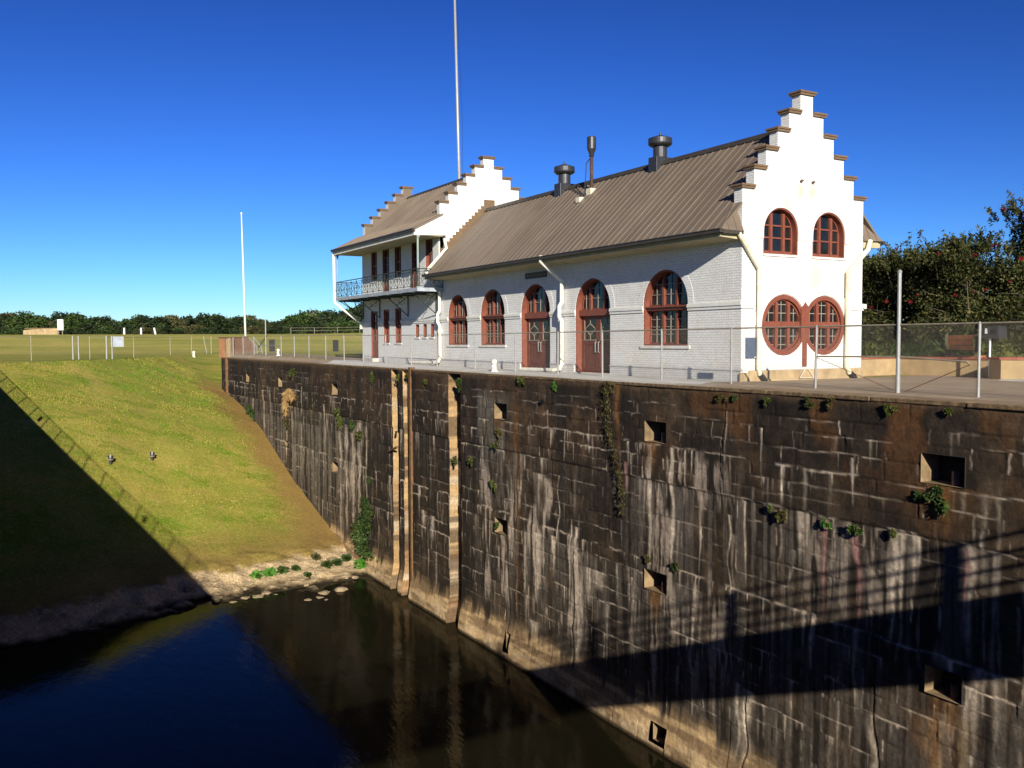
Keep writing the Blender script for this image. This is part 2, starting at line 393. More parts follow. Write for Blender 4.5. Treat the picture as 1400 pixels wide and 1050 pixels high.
def ground_z(x, y):
    xt = xtop(y); s = (x-xt)/(xwat(y)-xt)
    zs = np.interp(s, PS, PZ)
    bank = sm(-10.2, -10.8, zs)*(fbm(x*1.1, y*1.1, 5, 5)-.5)*.75
    zs = zs+(fbm(x*.25, y*.25, 4, 3)-.5)*.35*sm(0, -1.5, zs)+bank
    top = np.interp(x, [-62, -45, -33, -10, 40], [.33, .30, .15, .05, .03])*sm(.9, 1.4, y)
    inland = np.where(x > -61.9, np.where(y > .8, top-.004, zs), zs+(top*0-zs)*sm(0.5, 9, y))
    z = np.where(y > 0, inland, zs)
    z = np.where(y < -19.4, np.where(x > -52, 0.0, zs*sm(-26, -19, y)), z)
    # far levee
    cz = np.interp(y, [-20, 35, 100, 200], [2.75, 2.95, 4.2, 5.0])
    z = z+cz*sm(-112, -150, x)*1.0-sm(-165, -200, x)*(cz-.5)
    z = z+(fbm(x*.12, y*.12, 4, 9)-.5)*.5*sm(-70, -90, x)*sm(-150, -140, x)
    # low rise behind the lock house lawn
    return z
def grid_mesh(name, xs, ys, zf, mat):
    X, Y = np.meshgrid(xs, ys, indexing='ij'); Z = zf(X, Y)
    co = np.stack([X, Y, Z], -1).reshape(-1, 3); nx, ny = len(xs), len(ys)
    i = np.arange(nx*ny).reshape(nx, ny)
    q = np.stack([i[:-1, :-1], i[1:, :-1], i[1:, 1:], i[:-1, 1:]], -1).reshape(-1, 4)
    return np_mesh(name, co, q, mat, smooth=True)
def np_mesh(name, co, quads, mat, smooth=False, parent=None, origin=(0, 0, 0)):
    me = bpy.data.meshes.new(name); nv = len(co); nf = len(quads); m = quads.shape[1]
    me.vertices.add(nv); me.vertices.foreach_set('co', (np.asarray(co, dtype=np.float32)-np.asarray(origin, dtype=np.float32)).ravel())
    me.loops.add(nf*m); me.loops.foreach_set('vertex_index', quads.ravel().astype(np.int32))
    me.polygons.add(nf); me.polygons.foreach_set('loop_start', np.arange(0, nf*m, m, dtype=np.int32))
    me.polygons.foreach_set('loop_total', np.full(nf, m, dtype=np.int32))
    if smooth: me.polygons.foreach_set('use_smooth', np.ones(nf, dtype=bool))
    me.update(calc_edges=True); me.materials.append(M[mat] if isinstance(mat, str) else mat)
    return reg(bpy.data.objects.new(name, me), parent, origin)
xs = np.concatenate([np.arange(-2400, -400, 100), np.arange(-400, -170, 10), np.arange(-170, -84, 1.5), np.arange(-84, -30, .4), np.arange(-30, -19, .1), np.arange(-19, 45, 2), np.arange(45, 400, 40), [400., 1500]])
ys = np.concatenate([np.arange(-1500, -60, 120), np.arange(-60, -20, 4), np.arange(-20, .5, .2), [.5, .7, .79, .81, .9, 1.1, 1.4], np.arange(1.8, 12, .8), np.arange(12, 60, 4), np.arange(60, 300, 10), np.arange(300, 2200, 100)])
g = grid_mesh('ground', xs, ys, ground_z, 'ground'); tag(g, kind='structure')
def gz(x, y): return float(ground_z(np.array([x], float), np.array([y], float))[0])

wxs = np.linspace(-32, 60, 2); wys = np.linspace(-19.0, .75, 2)
w = grid_mesh('water', wxs, wys, lambda X, Y: X*0+WATER, 'water'); tag(w, kind='structure')

# paving on the lock side
def sheet(name, poly, zf, mat, kind='structure'):
    mb = MB(); n = len(poly)
    mb.add([(x, y, zf(x, y)) for x, y in poly], [tuple(range(n))])
    o = mb.build(name, mat, recalc=False); tag(o, kind=kind); return o
def strip(name, x0, x1, y0, y1, dz, mat, nx=24, ny=10):
    X = np.linspace(x0, x1, nx); Y = np.linspace(y0, y1, ny)
    o = grid_mesh(name, X, Y, lambda a, b: np.interp(a, [-62, -45, -33, -10, 40], [.33, .30, .15, .05, .03])*sm(.9, 1.4, b)+dz, mat)
    return tag(o, kind='structure')
strip('paving', -.0, 40, .95, 15.5, .012, 'paving', 12, 40)
strip('apron', -35.5, 0, .95, 2.72, .016, 'apron', 24, 12)
strip('path', -62, -35.5, .95, 4.4, .010, 'paving', 24, 12)

# ================================================================== LOCK WALL
lock = thing('lock_wall', (0, 0, -11), 'tall dark stained concrete lock wall below the white house, streaked with white lime', 'lock wall')
ZB = -12.9
SLOTS = [(-22.40, -21.58, .36), (-20.95, -20.05, .32), (-15.72, -14.53, .44), (-60.3, -59.5, .25)]
HW = []
for xc, wd in ((-52.5, .95), (-43.1, .95), (-31.3, 1.0), (-10.86, 1.04), (-.93, 1.06), (8.97, 1.06), (19.0, 1.06)):
    HW.append((xc-wd/2, xc+wd/2, -1.82, -1.16, 1))
for xc, wd in ((-31.45, 1.0), (-10.86, 1.04), (-.90, 1.1), (9.08, .9), (19.0, 1.06)):
    HW.append((xc-wd/2, xc+wd/2, -6.55, -5.92, 1))
HW.append((-1.0, -.2, -11.35, -10.72, 0)); HW.append((-10.5, -10.05, -11.3, -10.5, 0)); HW.append((-42.2, -41.6, -5.95, -5.6, 0))
cols = np.concatenate([np.arange(-62, -26, .07), np.arange(-26, 13, .034), np.arange(13, 32.01, .1)])
extra = []
for a_, b_, d_ in SLOTS: extra += [a_-.004, a_+.004, b_-.004, b_+.004]
for h in HW: extra += [h[0], h[1]]
cols = cols[np.all(np.abs(cols[:, None]-np.array(extra)[None]) > .012, axis=1)]
cols = np.sort(np.concatenate([cols, extra]))
rows = np.arange(0, ZB, -.035); ex2 = sorted({h[2] for h in HW} | {h[3] for h in HW})
rows = rows[np.all(np.abs(rows[:, None]-np.array(ex2)[None]) > .012, axis=1)]
rows = np.sort(np.concatenate([rows, ex2]))[::-1]
X, Z = np.meshgrid(cols, rows, indexing='ij')
NX, NZ = X.shape
n1 = fbm(X*.5, Z*.5, 5, 1); n2 = fbm(X*2.2, Z*2.2, 5, 2); n3 = fbm(X*7, Z*7, 3, 4)
vst = fbm(X*2.6, Z*.16, 4, 31); vst2 = fbm(X*6.5, Z*.22, 4, 37)
def lerp(a, b, t): return a*(1-t[..., None])+np.array(b)*t[..., None]
C = np.zeros((NX, NZ, 3)) + np.array([.040, .029, .0185])
C = lerp(C, (.085, .060, .038), sm(.42, .68, n2)*.8)
C = lerp(C, (.016, .013, .011), sm(.46, .64, n1)*.7)
C = lerp(C, (.012, .010, .009), sm(.54, .68, fbm(X*.35, Z*.22, 4, 55))*.6)
C = lerp(C, (.016, .014, .012), sm(.56, .66, vst)*.65)
# rusty wash on the upper courses
rz = sm(-3.3, -.3, Z)*sm(.46, .66, fbm(X*1.1, Z*.5, 4, 12)); rz = rz*(.35+.65*sm(-2, 3, X))
C = lerp(C, (.15, .070, .024), rz*.6)
C = lerp(C, (.13, .085, .05), sm(-.42+.25*n2, -.12+.2*n2, Z)*.65)
# grey lime curtain below the third course ledge
cur = sm(-2.98, -3.16, Z)*sm(.44, .64, vst2)*np.where(Z > -5.7, 1-.45*sm(-3.2, -5.8, Z), .45)
reg_ = sm(-3.2, -1.6, X)*1.0 + sm(-29, -32, X)*1.1 + sm(-13.4, -13.9, X)*sm(-15, -14.4, X)*0 + .22
C = lerp(C, (.165, .150, .135), np.clip(cur*reg_, 0, 1)*.52)
cur2 = sm(-6.0, -6.2, Z)*sm(.47, .66, fbm(X*5, Z*.2, 4, 41))*(1-.6*sm(-6, -9.5, Z))*sm(-14, -12, X)
C = lerp(C, (.17, .155, .135), cur2*.55)
cur3 = sm(-3.9, -4.1, Z)*sm(.46, .62, fbm(X*4, Z*.14, 4, 51))*sm(-27.5, -29, X)*(1-.7*sm(-7, -10, Z))
C = lerp(C, (.22, .20, .17), cur3*.6)
pan = sm(-8.9, -8.4, X)*0 + sm(-13.2, -12.8, X)*sm(-9.6, -10.1, X)*sm(-.5, -1.2, Z)*sm(-5.6, -5.2, Z)
C = lerp(C, (.16, .15, .13), pan*sm(.42, .62, fbm(X*4.2, Z*.5, 4, 61))*.7)
W = np.zeros((NX, NZ)); WW = np.zeros((NX, NZ))
def win(x0, x1, z0, z1):
    i0, i1 = np.searchsorted(cols, [x0, x1]); zr = -rows; j0, j1 = np.searchsorted(zr, [-z1, -z0])
    return slice(max(i0, 0), max(i1, i0+1)), slice(max(j0, 0), max(j1, j0+1))
def streak(x, zt, ln, w, a, F=None, flat=False):
    sI = win(x-w*2.5-.25, x+w*2.5+.25, zt-ln, zt+.02); xx = X[sI]; zz = Z[sI]
    if xx.size == 0: return
    t = np.clip((zt-zz)/ln, 0, 1); wob = (vnoise(zz*1.3+x, zz*0+x*3, 5)-.5)*min(.25, ln*.08)
    wd = w*(1-.45*t)*(.55+.9*vnoise(zz*2.2, zz*0+x*7, 8))
    v = np.exp(-((xx-x-wob)/np.maximum(wd, .006))**2)*a*(1-t**2.2)*(zz <= zt)*(.35+.9*vst2_[sI])
    T = W if F is None else F; T[sI] = np.maximum(T[sI], v) if flat else np.clip(T[sI]+v, 0, 1)
vst2_ = sm(.25, .65, fbm(X*9, Z*.9, 3, 77))
LV = [-.62, -.97, -1.42, -1.92, -2.3, -2.66, -3.06, -3.62, -4.1, -4.55, -5.12, -5.68, -6.12, -6.62, -7.1, -7.6, -8.12, -8.6, -9.1, -9.55]
STR = [.35, .35, .45, .85, .7, .35, .8, .35, .4, .3, .5, .95, .7, .4, .6, .75, .4, .55, .4, .3]
lr = random.Random(5)
for li, (lz, ls) in enumerate(zip(LV, STR)):
    x = -62+lr.random()*2
    while x < 32:
        ln = lr.uniform(1.2, 6.5)*(.6+ls); a = min(1, ls*lr.uniform(.55, 1.25))
        dz = lr.uniform(-.05, .05); ph = lr.random()*9
        sI = win(x, x+ln, lz-.35, lz+.3); xx = X[sI]; zz = Z[sI]
        if xx.size:
            zc = lz+dz+.06*(vnoise(xx*.7+ph, xx*0, 3)-.5)+.05*(vnoise(xx*3.1+ph, xx*0, 6)-.5)
            th = .010+.022*vnoise(xx*1.7+ph, xx*0+lz, 9)*ls*1.2
            e = np.exp(-((zz-zc)/th)**2)*a*sm(.28, .62, vnoise(xx*1.3+ph*2, xx*0+2, 13))*(.35+.9*vnoise(xx*6+ph, xx*0+5, 19))
            ends = np.minimum(1, np.minimum(xx-x, x+ln-xx)/.15)
            W[sI] = np.maximum(W[sI], e*ends)
            for _ in range(int(ln*lr.uniform(1.2, 4.0)*ls)):
                streak(x+lr.random()*ln, lz+dz, lr.choice([.12, .2, .3, .5, .9])*lr.uniform(.6, 1.5), lr.uniform(.012, .05), lr.uniform(.35, .9)*a)
        x += ln+lr.uniform(.1, 3.2)*(1.25-ls)
    z2 = LV[li+1] if li+1 < len(LV) else lz-.5
    x = -62+lr.random()
    while x < 32:
        if lr.random() < .40:
            sI = win(x-.3, x+.3, z2, lz); xx = X[sI]; zz = Z[sI]
            if xx.size:
                xc = x+.10*(vnoise(zz*2.1, zz*0+x*5, 21)-.5)+.04*(vnoise(zz*7, zz*0+x, 22)-.5)
                th = .008+.028*vnoise(zz*2.3, zz*0+x*3, 23)**2
                e = np.exp(-((xx-xc)/th)**2)*lr.uniform(.15, .9)*sm(.25, .6, vnoise(zz*1.9, zz*0+x*2, 29))
                W[sI] = np.maximum(W[sI], e)
        x += lr.uniform(.55, 2.1)
for _ in range(420):
    zt = lr.choice([-3.06, -3.06, -4.1, -5.68, -5.68, -6.12, -7.6, -1.92, -8.6]); x = lr.uniform(-62, 30)
    streak(x, zt, lr.uniform(.5, 3.2), lr.uniform(.02, .11), lr.uniform(.12, .45))
for x, zt, ln, w_, a_ in [(7.7, -3.0, 2.9, .10, .95), (7.9, -3.0, 3.2, .07, .8), (8.25, -3.0, 1.7, .09, .8), (9.6, -3.0, 2.8, .12, .55), (2.35, -3.6, 5.5, .035, .9),
        (1.1, -3.1, 2.8, .04, .9), (2.9, -3.1, 2.6, .05, .7), (-.15, -1.9, 6.5, .09, .95), (-1.35, -1.9, 4.8, .10, .9), (.45, -1.9, 1.6, .05, .8), (-.8, -3.1, 5.2, .05, .55),
        (-5.4, -5.3, 5.8, .16, .95), (-5.25, -6.2, 5.0, .22, .6), (-5.75, -5.3, 4.0, .05, .9), (-6.9, -5.9, 1.6, .16, .9), (-8.1, -6.0, 2.6, .22, .95), (-8.25, -6.1, 3.3, .05, .7), (-4.6, -6.6, 1.4, .28, .8), (-4.0, -6.6, .7, .3, .7),
        (5.1, -5.62, 1.5, .06, .9), (5.35, -5.62, 1.6, .05, .85), (3.1, -8.4, 3.6, .20, .7), (2.7, -8.3, 3.4, .07, .8), (.75, -6.9, 3.6, .08, .8), (-2.1, -6.4, 3.0, .06, .6), (-7.3, -1.2, .9, .04, .7), (-6.6, -3.6, 3.0, .035, .8), (-8.0, -3.7, 1.8, .3, .55), (-7.4, -3.8, 1.7, .2, .5),
        (9.0, -6.9, 4, .25, .5), (4.2, -3.1, 2.0, .05, .6), (4.9, -3.05, 1.4, .09, .5), (-8.3, -9.5, 1.4, .2, .8), (3.6, -1.0, 1.6, .03, .8), (4.3, -1.9, 1.1, .06, .8), (2.2, -.6, 1.6, .03, .6), (6.6, -1.5, 1.2, .04, .7),
        (-17.6, -6.9, 1.3, .25, .8), (-18.6, -6.8, .9, .2, .7), (-27.4, -3.2, 6.5, .25, .85), (-28.4, -3.4, 7.0, .3, .75), (-29.6, -3.5, 6.5, .25, .8), (-30.6, -3.4, 5, .2, .6), (-26.3, -3.3, 5, .12, .7), (-33.5, -2.5, 4.5, .15, .6), (-42.0, -3.6, 4.0, .18, .8), (-40.5, -3.4, 4.4, .14, .5), (-46, -2.4, 2.6, .2, .5), (-48, -2.3, 3, .2, .5), (-38, -1.6, 3.5, .12, .5)]:
    streak(x, zt, ln, w_, a_)
C = lerp(C, (.68, .60, .50), np.clip(W*1.25, 0, 1)*(.62+.38*n3))
bl_ = sm(.50, .62, fbm(X*1.9, Z*.45, 5, 101))*sm(.42, .6, fbm(X*8, Z*.8, 3, 102))
rgn = sm(-13.5, -12, X)*sm(-4, -5.5, X)*sm(-3.6, -4.4, Z)*sm(-10, -8.5, Z)+sm(-2.2, -1.2, X)*sm(3.2, 1.5, X)*sm(-2.0, -2.4, Z)*sm(-10.2, -8, Z)*.8+sm(4.0, 5.5, X)*sm(-3.0, -3.2, Z)*sm(-6.5, -5, Z)*.6+sm(-32, -31, X)*sm(-26, -27, X)*sm(-3.3, -3.8, Z)*.9
C = lerp(C, (.50, .43, .36), np.clip(bl_*rgn, 0, 1)*.75)
P = np.zeros((NX, NZ))          # pink algae runs below the weeds on the ledge
for x, ln in ((5.72, 2.7), (6.72, 2.9), (9.5, 2.2), (-2.5, 1.1)): streak(x, -3.12 if x > 0 else -2.6, ln, .09 if x < 9 else .05, .95, P)
C = lerp(C, (.46, .27, .25), np.clip(P, 0, 1))
# rust and ochre patches under the recesses
O = np.zeros((NX, NZ))
for x, zt, ln, w_ in ((8.9, -1.85, 1.4, .75), (-1.2, -1.85, 1.0, .35), (-11.0, -1.85, .7, .4), (-.9, -6.55, 1.0, .3), (9.0, -6.6, 3.5, .5), (-9.6, -.2, 10.5, .16), (-2.9, -.1, 3.6, .16)): streak(x, zt, ln, w_, .95, O)
C = lerp(C, (.17, .085, .028), np.clip(O, 0, 1)*.9)
# scoured tan foot of the wall
zt_ = -9.75+.75*(fbm(X*.28, X*0, 4, 91)-.5)-.5*sm(.5, .8, fbm(X*3, Z*.3, 3, 93))
lay = fbm(X*.5, Z*5, 4, 95)
tan = sm(zt_+.0, zt_-.75, Z)
TC = np.zeros((NX, NZ, 3))+np.array([.22, .155, .088]); TC = lerp(TC, (.46, .34, .19), sm(.42, .66, lay)); TC = lerp(TC, (.55, .44, .29), sm(-10.7, -11.2, Z)*sm(.4, .6, n2)*.6)
TC = lerp(TC, (.05, .035, .02), sm(-11.36, -11.5, Z))
C = C*(1-tan[..., None])+TC*tan[..., None]
CR_ = np.zeros((NX, NZ))        # dark open cracks
for x, za, zb, w_ in ((-10.35, -7.5, -11.5, .03), (-5.55, -6.2, -10.5, .04), (7.3, -5.5, -11, .018), (3.0, -6.5, -11.3, .02), (-25.3, -2.2, -11, .02), (2.1, -.3, -2.6, .012), (-7.0, -.5, -4.2, .015)):
    sI = win(x-.5, x+.5, zb, za); zz = Z[sI]; xc = x+.45*(fbm(zz*.6+x, zz*0, 4, 44)-.5)
    CR_[sI] = np.maximum(CR_[sI], np.exp(-((X[sI]-xc)/w_)**2))
C = lerp(C, (.008, .006, .004), CR_*.9)
# surface relief
Y = (.5-n2)*.035+(.5-n1)*.05+(.5-n3)*.012-W*.002+CR_*.04

course = np.searchsorted(-np.array(LV), -Z.ravel()).reshape(Z.shape)
boff = (course*0.737) % 1.0; bid = np.floor(X/1.35+boff*7).astype(np.int64)
hsh = (((bid*73856093) ^ (course*19349663)) % 1000)/1000.
bx_f = (X/1.35+boff*7) % 1.0; jnt = np.exp(-(np.minimum(bx_f, 1-bx_f)*1.35/.022)**2)
ljn = np.zeros_like(X)
for lz in LV: ljn = np.maximum(ljn, np.exp(-((Z-lz-.02*(vnoise(X*1.1, X*0+lz, 6)-.5))/.02)**2))
er = sm(.35, .6, fbm(X*1.3, Z*1.3, 4, 66))
Y += (hsh-.5)*.022*er+(np.maximum(jnt, ljn)*.018*er)
C = C*(1-.45*(np.maximum(jnt, ljn)*er)[..., None]*(1-np.clip(W*2, 0, 1))[..., None])*(1+.22*(hsh-.5))[..., None]
Y += .05*sm(-3.0, -3.1, Z)-.03*sm(-5.64, -5.72, Z)
Y -= .22*sm(-9.9, -11.5, Z)
Y = Y*sm(0, -.08, Z)
but = sm(8.2, 8.5, X)*sm(9.9, 9.6, X)*sm(-6.6, -7.3, Z); Y -= .0*but
C = lerp(C, (.30, .235, .14), but*sm(.45, .6, fbm(X*3, Z*.5, 4, 71))*.8)
for a_, b_, d_ in SLOTS:
    ins = (X > a_) & (X < b_); Y = np.where(ins, d_+Y*.4, Y)
    jl = np.abs(X-a_) < .006
    jc = lerp(np.zeros((NX, NZ, 3))+np.array([.46, .33, .17]), (.27, .165, .085), sm(.35, .75, fbm(Z*.7, Z*0+a_, 4, 14)))
    jc = lerp(jc, (.50, .44, .34), sm(.52, .76, fbm(Z*1.6, Z*0+a_*2, 4, 15))*.7)
    jd = sm(.52, .62, fbm(Z*1.7, Z*0+a_*3, 5, 16))*.75; jc = lerp(jc, (.07, .05, .035), jd)
    C = np.where(jl[..., None], jc, C)
    C = np.where((ins & ~jl)[..., None], C*.8, C)
C *= (.66+.50*n3)[..., None]*np.where(tan > .5, 1.2, 1.02)[..., None]*np.array([1.08, .99, .88])
idx = np.arange(NX*NZ).reshape(NX, NZ)
q = np.stack([idx[:-1, :-1], idx[:-1, 1:], idx[1:, 1:], idx[1:, :-1]], -1)
xm = (cols[:-1]+cols[1:])/2; zm = (rows[:-1]+rows[1:])/2; keep = np.ones(q.shape[:2], bool)
for h in HW: keep &= ~(((xm > h[0]) & (xm < h[1]))[:, None] & ((zm > h[2]) & (zm < h[3]))[None])
wf = np_mesh('wall_face', np.stack([X, Y, Z], -1).reshape(-1, 3), q[keep], 'lockwall', True, lock, (0, 0, -11))
ca = wf.data.color_attributes.new('stain', 'FLOAT_COLOR', 'POINT')
ca.data.foreach_set('color', np.concatenate([np.clip(C, 0, 1).reshape(-1, 3), np.ones((NX*NZ, 1))], 1).astype(np.float32).ravel())
del W, WW, O, P, vst, vst2, vst2_, n1, n2, n3, TC, lay
# recesses with mooring pins
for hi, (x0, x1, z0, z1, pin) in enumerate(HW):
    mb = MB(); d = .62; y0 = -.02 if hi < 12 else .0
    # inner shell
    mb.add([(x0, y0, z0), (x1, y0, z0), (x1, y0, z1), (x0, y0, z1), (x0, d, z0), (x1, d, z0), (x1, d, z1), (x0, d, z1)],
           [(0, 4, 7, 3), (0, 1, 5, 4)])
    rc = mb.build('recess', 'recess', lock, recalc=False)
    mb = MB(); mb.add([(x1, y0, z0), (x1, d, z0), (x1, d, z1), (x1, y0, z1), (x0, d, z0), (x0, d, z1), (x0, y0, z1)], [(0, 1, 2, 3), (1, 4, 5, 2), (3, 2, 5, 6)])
    mb.build('recess_back', 'recess_shade', rc, recalc=False)  # back, ceiling and right side carry painted shade, left jamb stays tan
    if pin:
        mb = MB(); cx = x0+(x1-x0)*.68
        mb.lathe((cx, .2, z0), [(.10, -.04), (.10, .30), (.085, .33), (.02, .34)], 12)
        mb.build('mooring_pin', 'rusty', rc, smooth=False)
# coping
mb = MB(); cr = random.Random(3); x = -62.0
while x < 32:
    L = min(cr.uniform(2.0, 3.6), 32-x); t = cr.uniform(-.006, .006)
    mb = MB(); mb.box(x+.006, x+L-.006, -.025+cr.uniform(-.012, .012), .93, -.075, .030+t); mb.build('coping_block', 'coping', lock, bevel=.02); x += L
mb = MB(); mb.box(-62, -61.7, .02, 7, -6, -.01); mb.box(-62, 32, .93, .96, -3, -.02); mb.box(-61.7, 32, .92, .96, ZB, -3.1)
mb.build('end_wall', 'tan_concrete', lock)
mb = MB(); mb.box(-20.16, -19.92, -.05, .22, -11.3, .10); mb.box(-19.92, -19.87, -.085, .0, -11.2, -.35); mb.build('guide_rail', 'roughsteel', lock)
mb = MB(); mb.tube([(-59.9, .06, -3.2), (-59.9, .04, .06)], .19, 10); mb.build('guide_pipe', 'roughsteel', lock)
mb = MB(); mb.tube([(-22.7, -.05, -4.35), (-21.5, -.12, -4.0)], .06, 6); mb.build('rail_stub', 'roughsteel', lock)

# ---- opposite lock wall and its fence (they throw the diagonal shade)
opp = thing('lock_wall', (-8, -18.8, 0), 'opposite lock wall, plain grey concrete on the camera side of the water', 'lock wall')
mb = MB(); mb.box(-56, 21.0, -24, -18.8, -12.9, -.14); mb.build('wall_face', 'tan_concrete', opp)
mb = MB(); mb.box(-56, 21.0, -24, -18.77, -.14, 0); mb.build('coping', 'concrete', opp)
of = thing('pipe_fence', (-8, -18.95, 0), 'pipe fence along the opposite lock wall, with small plates on it', 'fence')
x = -55.5
while x < 20.5:
    mb = MB(); mb.tube([(x, -18.95, 0), (x, -18.95, 1.25)], .035, 6); mb.build('post', 'galv', of); x += 3.2
mb = MB()
for z in (1.25, .12): mb.tube([(-55.5, -18.95, z), (20.8, -18.95, z)], .022, 6)
mb.build('rail', 'galv', of)
for x in (-52, -31, -9.3, 12):
    mb = MB(); mb.box(x-.28, x+.28, -18.99, -18.975, .45, .95); mb.build('plate', 'whitemetal', of)
def chain(x0, x1, y, z0, z1, pitch=.075, r=.0022):
    mb = MB(); H = z1-z0
    for sgn in (1, -1):
        xx = x0-H
        while xx < x1:
            a, b = xx, xx+H       # rises from (a,z0) to (b,z1)
            ta = max(0, (x0-a)/H); tb = min(1, (x1-a)/H)
            if tb > ta+.01:
                za, zb = z0+ta*H, z0+tb*H
                if sgn < 0: za, zb = z1-ta*H, z1-tb*H
                xa, xb = a+ta*H, a+tb*H
                yy = y+sgn*.002
                n = (-.7071*sgn*r, 0, .7071*r)
                vs = []
                for X_, Z_ in ((xa, za), (xb, zb)):
                    vs += [(X_+n[0], yy, Z_+n[2]), (X_-n[0], yy-r*.8, Z_-n[2]), (X_-n[0], yy+r*.8, Z_-n[2])]
                mb.add(vs, [(0, 1, 4, 3), (1, 2, 5, 4), (2, 0, 3, 5)])
            xx += pitch
    return mb
chain(-55.5, 20.8, -18.95, .12, 1.25, .09, .002).build('chain_link', 'wire', of, recalc=False)

# ---- footbridge the picture is taken from
br = thing('footbridge', (22.4, -9.5, 0), 'steel footbridge across the lock with pipe railings, right beside the camera', 'footbridge')
mb = MB(); mb.box(21.74, 23.2, -26, 1.0, -.12, 0.0); mb.build('deck', 'concrete', br)
for x in (21.7, 23.2):
    mb = MB(); mb.box(x-.02, x+.02, -26, -.1, -.4, .5); mb.box(x-.12, x+.12, -26, -.1, .5, .53); mb.box(x-.12, x+.12, -26, -.1, -.43, -.4); mb.build('girder', 'blacksteel', br)
mb = MB(); mb.box(21.6, 23.3, -26, -.1, -.62, -.44); mb.build('cross_beam', 'blacksteel', br)
for x in (21.75,):
    for i in range(11):
        y = -2.0-2.4*i; mb = MB(); mb.box(x-.06, x+.06, y-.09, y+.09, .53, 1.82); mb.build('post', 'blacksteel', br)
    mb = MB()
    for z in (.82, 1.14, 1.46, 1.82): mb.tube([(x, -26, z), (x, 1.0, z)], .045, 6)
    mb.build('rail', 'blacksteel', br)
# ================================================================== LOCK HOUSE
YF, YM, YB = 2.69, 5.535, 8.38
house = thing('lock_house', (-16, 5.5, 0), 'long white painted brick lock house with stepped gables, brown metal roofs and red-brown arched windows', 'building')
TH = .36
def muntins(F, lights, n, mat='lead', bars=None, t=.022):
    mb = MB()
    for (u0, u1, v0, v1, us, vs, clip) in lights:
        for u in us: 
            a, b = v0, v1
            if clip: cx, cz, r, full = clip; h = math.sqrt(max(r*r-(u-cx)**2, 0)); b = min(b, cz+h); a = max(a, cz-h) if full else a
            mb.prism(F, rect(u-t/2, u+t/2, a, b), n, n+.02)
        for v in vs:
            a, b = u0, u1
            if clip:
                cx, cz, r, full = clip; dv = v-cz
                if (dv > 0 or full) and abs(dv) < r: h = math.sqrt(r*r-dv*dv); a = max(a, cx-h); b = min(b, cx+h)
            if b > a+.03: mb.prism(F, rect(a, b, v-t/2, v+t/2), n+.002, n+.018)
    return mb
def casing(F, loop, n0, n1, t=.035):
    # thin painted lining of a reveal: ring following the opening (inside it)
    c = (sum(q[0] for q in loop)/len(loop), sum(q[1] for q in loop)/len(loop))
    inner = []
    for i, q in enumerate(loop):
        a = Vector(loop[i-1]); b = Vector(loop[(i+1) % len(loop)]); p_ = Vector(q)
        e1 = (p_-a).normalized() if (p_-a).length > 1e-6 else Vector((1, 0)); e2 = (b-p_).normalized() if (b-p_).length > 1e-6 else e1
        nn = Vector((-(e1.y+e2.y), e1.x+e2.x)); 
        if nn.length < 1e-6: nn = Vector((-e1.y, e1.x))
        nn.normalize(); k_ = 1/max(.45, nn.dot(Vector((-e1.y, e1.x)))); inner.append((q[0]+nn.x*t*k_, q[1]+nn.y*t*k_))
    return MB().prism(F, loop, n0, n1, [inner])
def arched_window(F, u0, u1, v0, vs, wname='window', sill=True):
    """red-brown arched window, three lights below a transom and three above"""
    r = (u1-u0)/2; cx = (u0+u1)/2; loop = arch(u0, u1, v0, vs, 24)
    w = casing(F, loop, -.36, -.012, .05).build('window', 'rust_red', house)
    n0, n1 = -.34, -.26; tr0, tr1 = vs-.20, vs-.06
    wi = (u1-u0); m = .085*wi; b = .05*wi
    e = [u0+.045*wi, u0+.32*wi, u0+.375*wi, u0+.625*wi, u0+.68*wi, u0+.955*wi]
    cols3 = [(e[0], e[1]), (e[2], e[3]), (e[4], e[5])]
    rr = r-.08
    holes = [rect(a, b_, v0+.11, tr0-.04) for a, b_ in cols3]
    holes += [lite(a, b_, tr1+.07, 99, cx, vs, rr) for a, b_ in cols3]
    MB().prism(F, [(u, v) for u, v in arch(u0+.052, u1-.052, v0+.052, vs, 24)], n0, n1, holes).build('frame', 'rust_red', w)
    mb = MB(); mb.prism(F, rect(u0+.05, u1-.05, tr0, tr1), n1+.001, -.10); mb.prism(F, rect(u0-.0, u1+.0, tr1-.045, tr1+.01), -.099, -.035)
    for a, b_ in ((e[1], e[2]), (e[3], e[4])): mb.prism(F, rect(a+.015, b_-.015, v0+.06, tr0-.001), n1+.001, n1+.05); mb.prism(F, rect(a+.015, b_-.015, tr1+.011, vs+r-.30), n1+.001, n1+.05)
    mb.build('transom', 'rust_red', w)
    L = []
    for i, (a, b_) in enumerate(cols3):
        H = tr0-.05-v0-.14; ms = [(a+b_)/2]
        L.append((a, b_, v0+.11, tr0-.04, ms, [v0+.14+H*j/4 for j in (1, 2, 3)], None))
        top = vs+rr if i == 1 else vs+math.sqrt(rr*rr-(cx-max(a, min(b_, cx)))**2)
        L.append((a, b_, tr1+.07, 99, ms, [tr1+.07+j*.36 for j in (1, 2)], (cx, vs, rr, False)))
    for l in L: pass
    muntins(F, [(a, b_, v0_, min(v1_, 50), us_, vs_, cl) if cl is None else (a, b_, v0_, vs+rr, us_, vs_, cl) for a, b_, v0_, v1_, us_, vs_, cl in L], n0+.055).build('muntins', 'lead', w)
    MB().prism(F, arch(u0+.06, u1-.06, v0+.08, vs, 16), n0+.02, n0+.03).build('pane', 'glass', w)
    if sill: MB().prism(F, rect(u0-.12, u1+.12, v0-.10, v0-.002), -.30, .05).build('sill', 'trim', w)
    return w
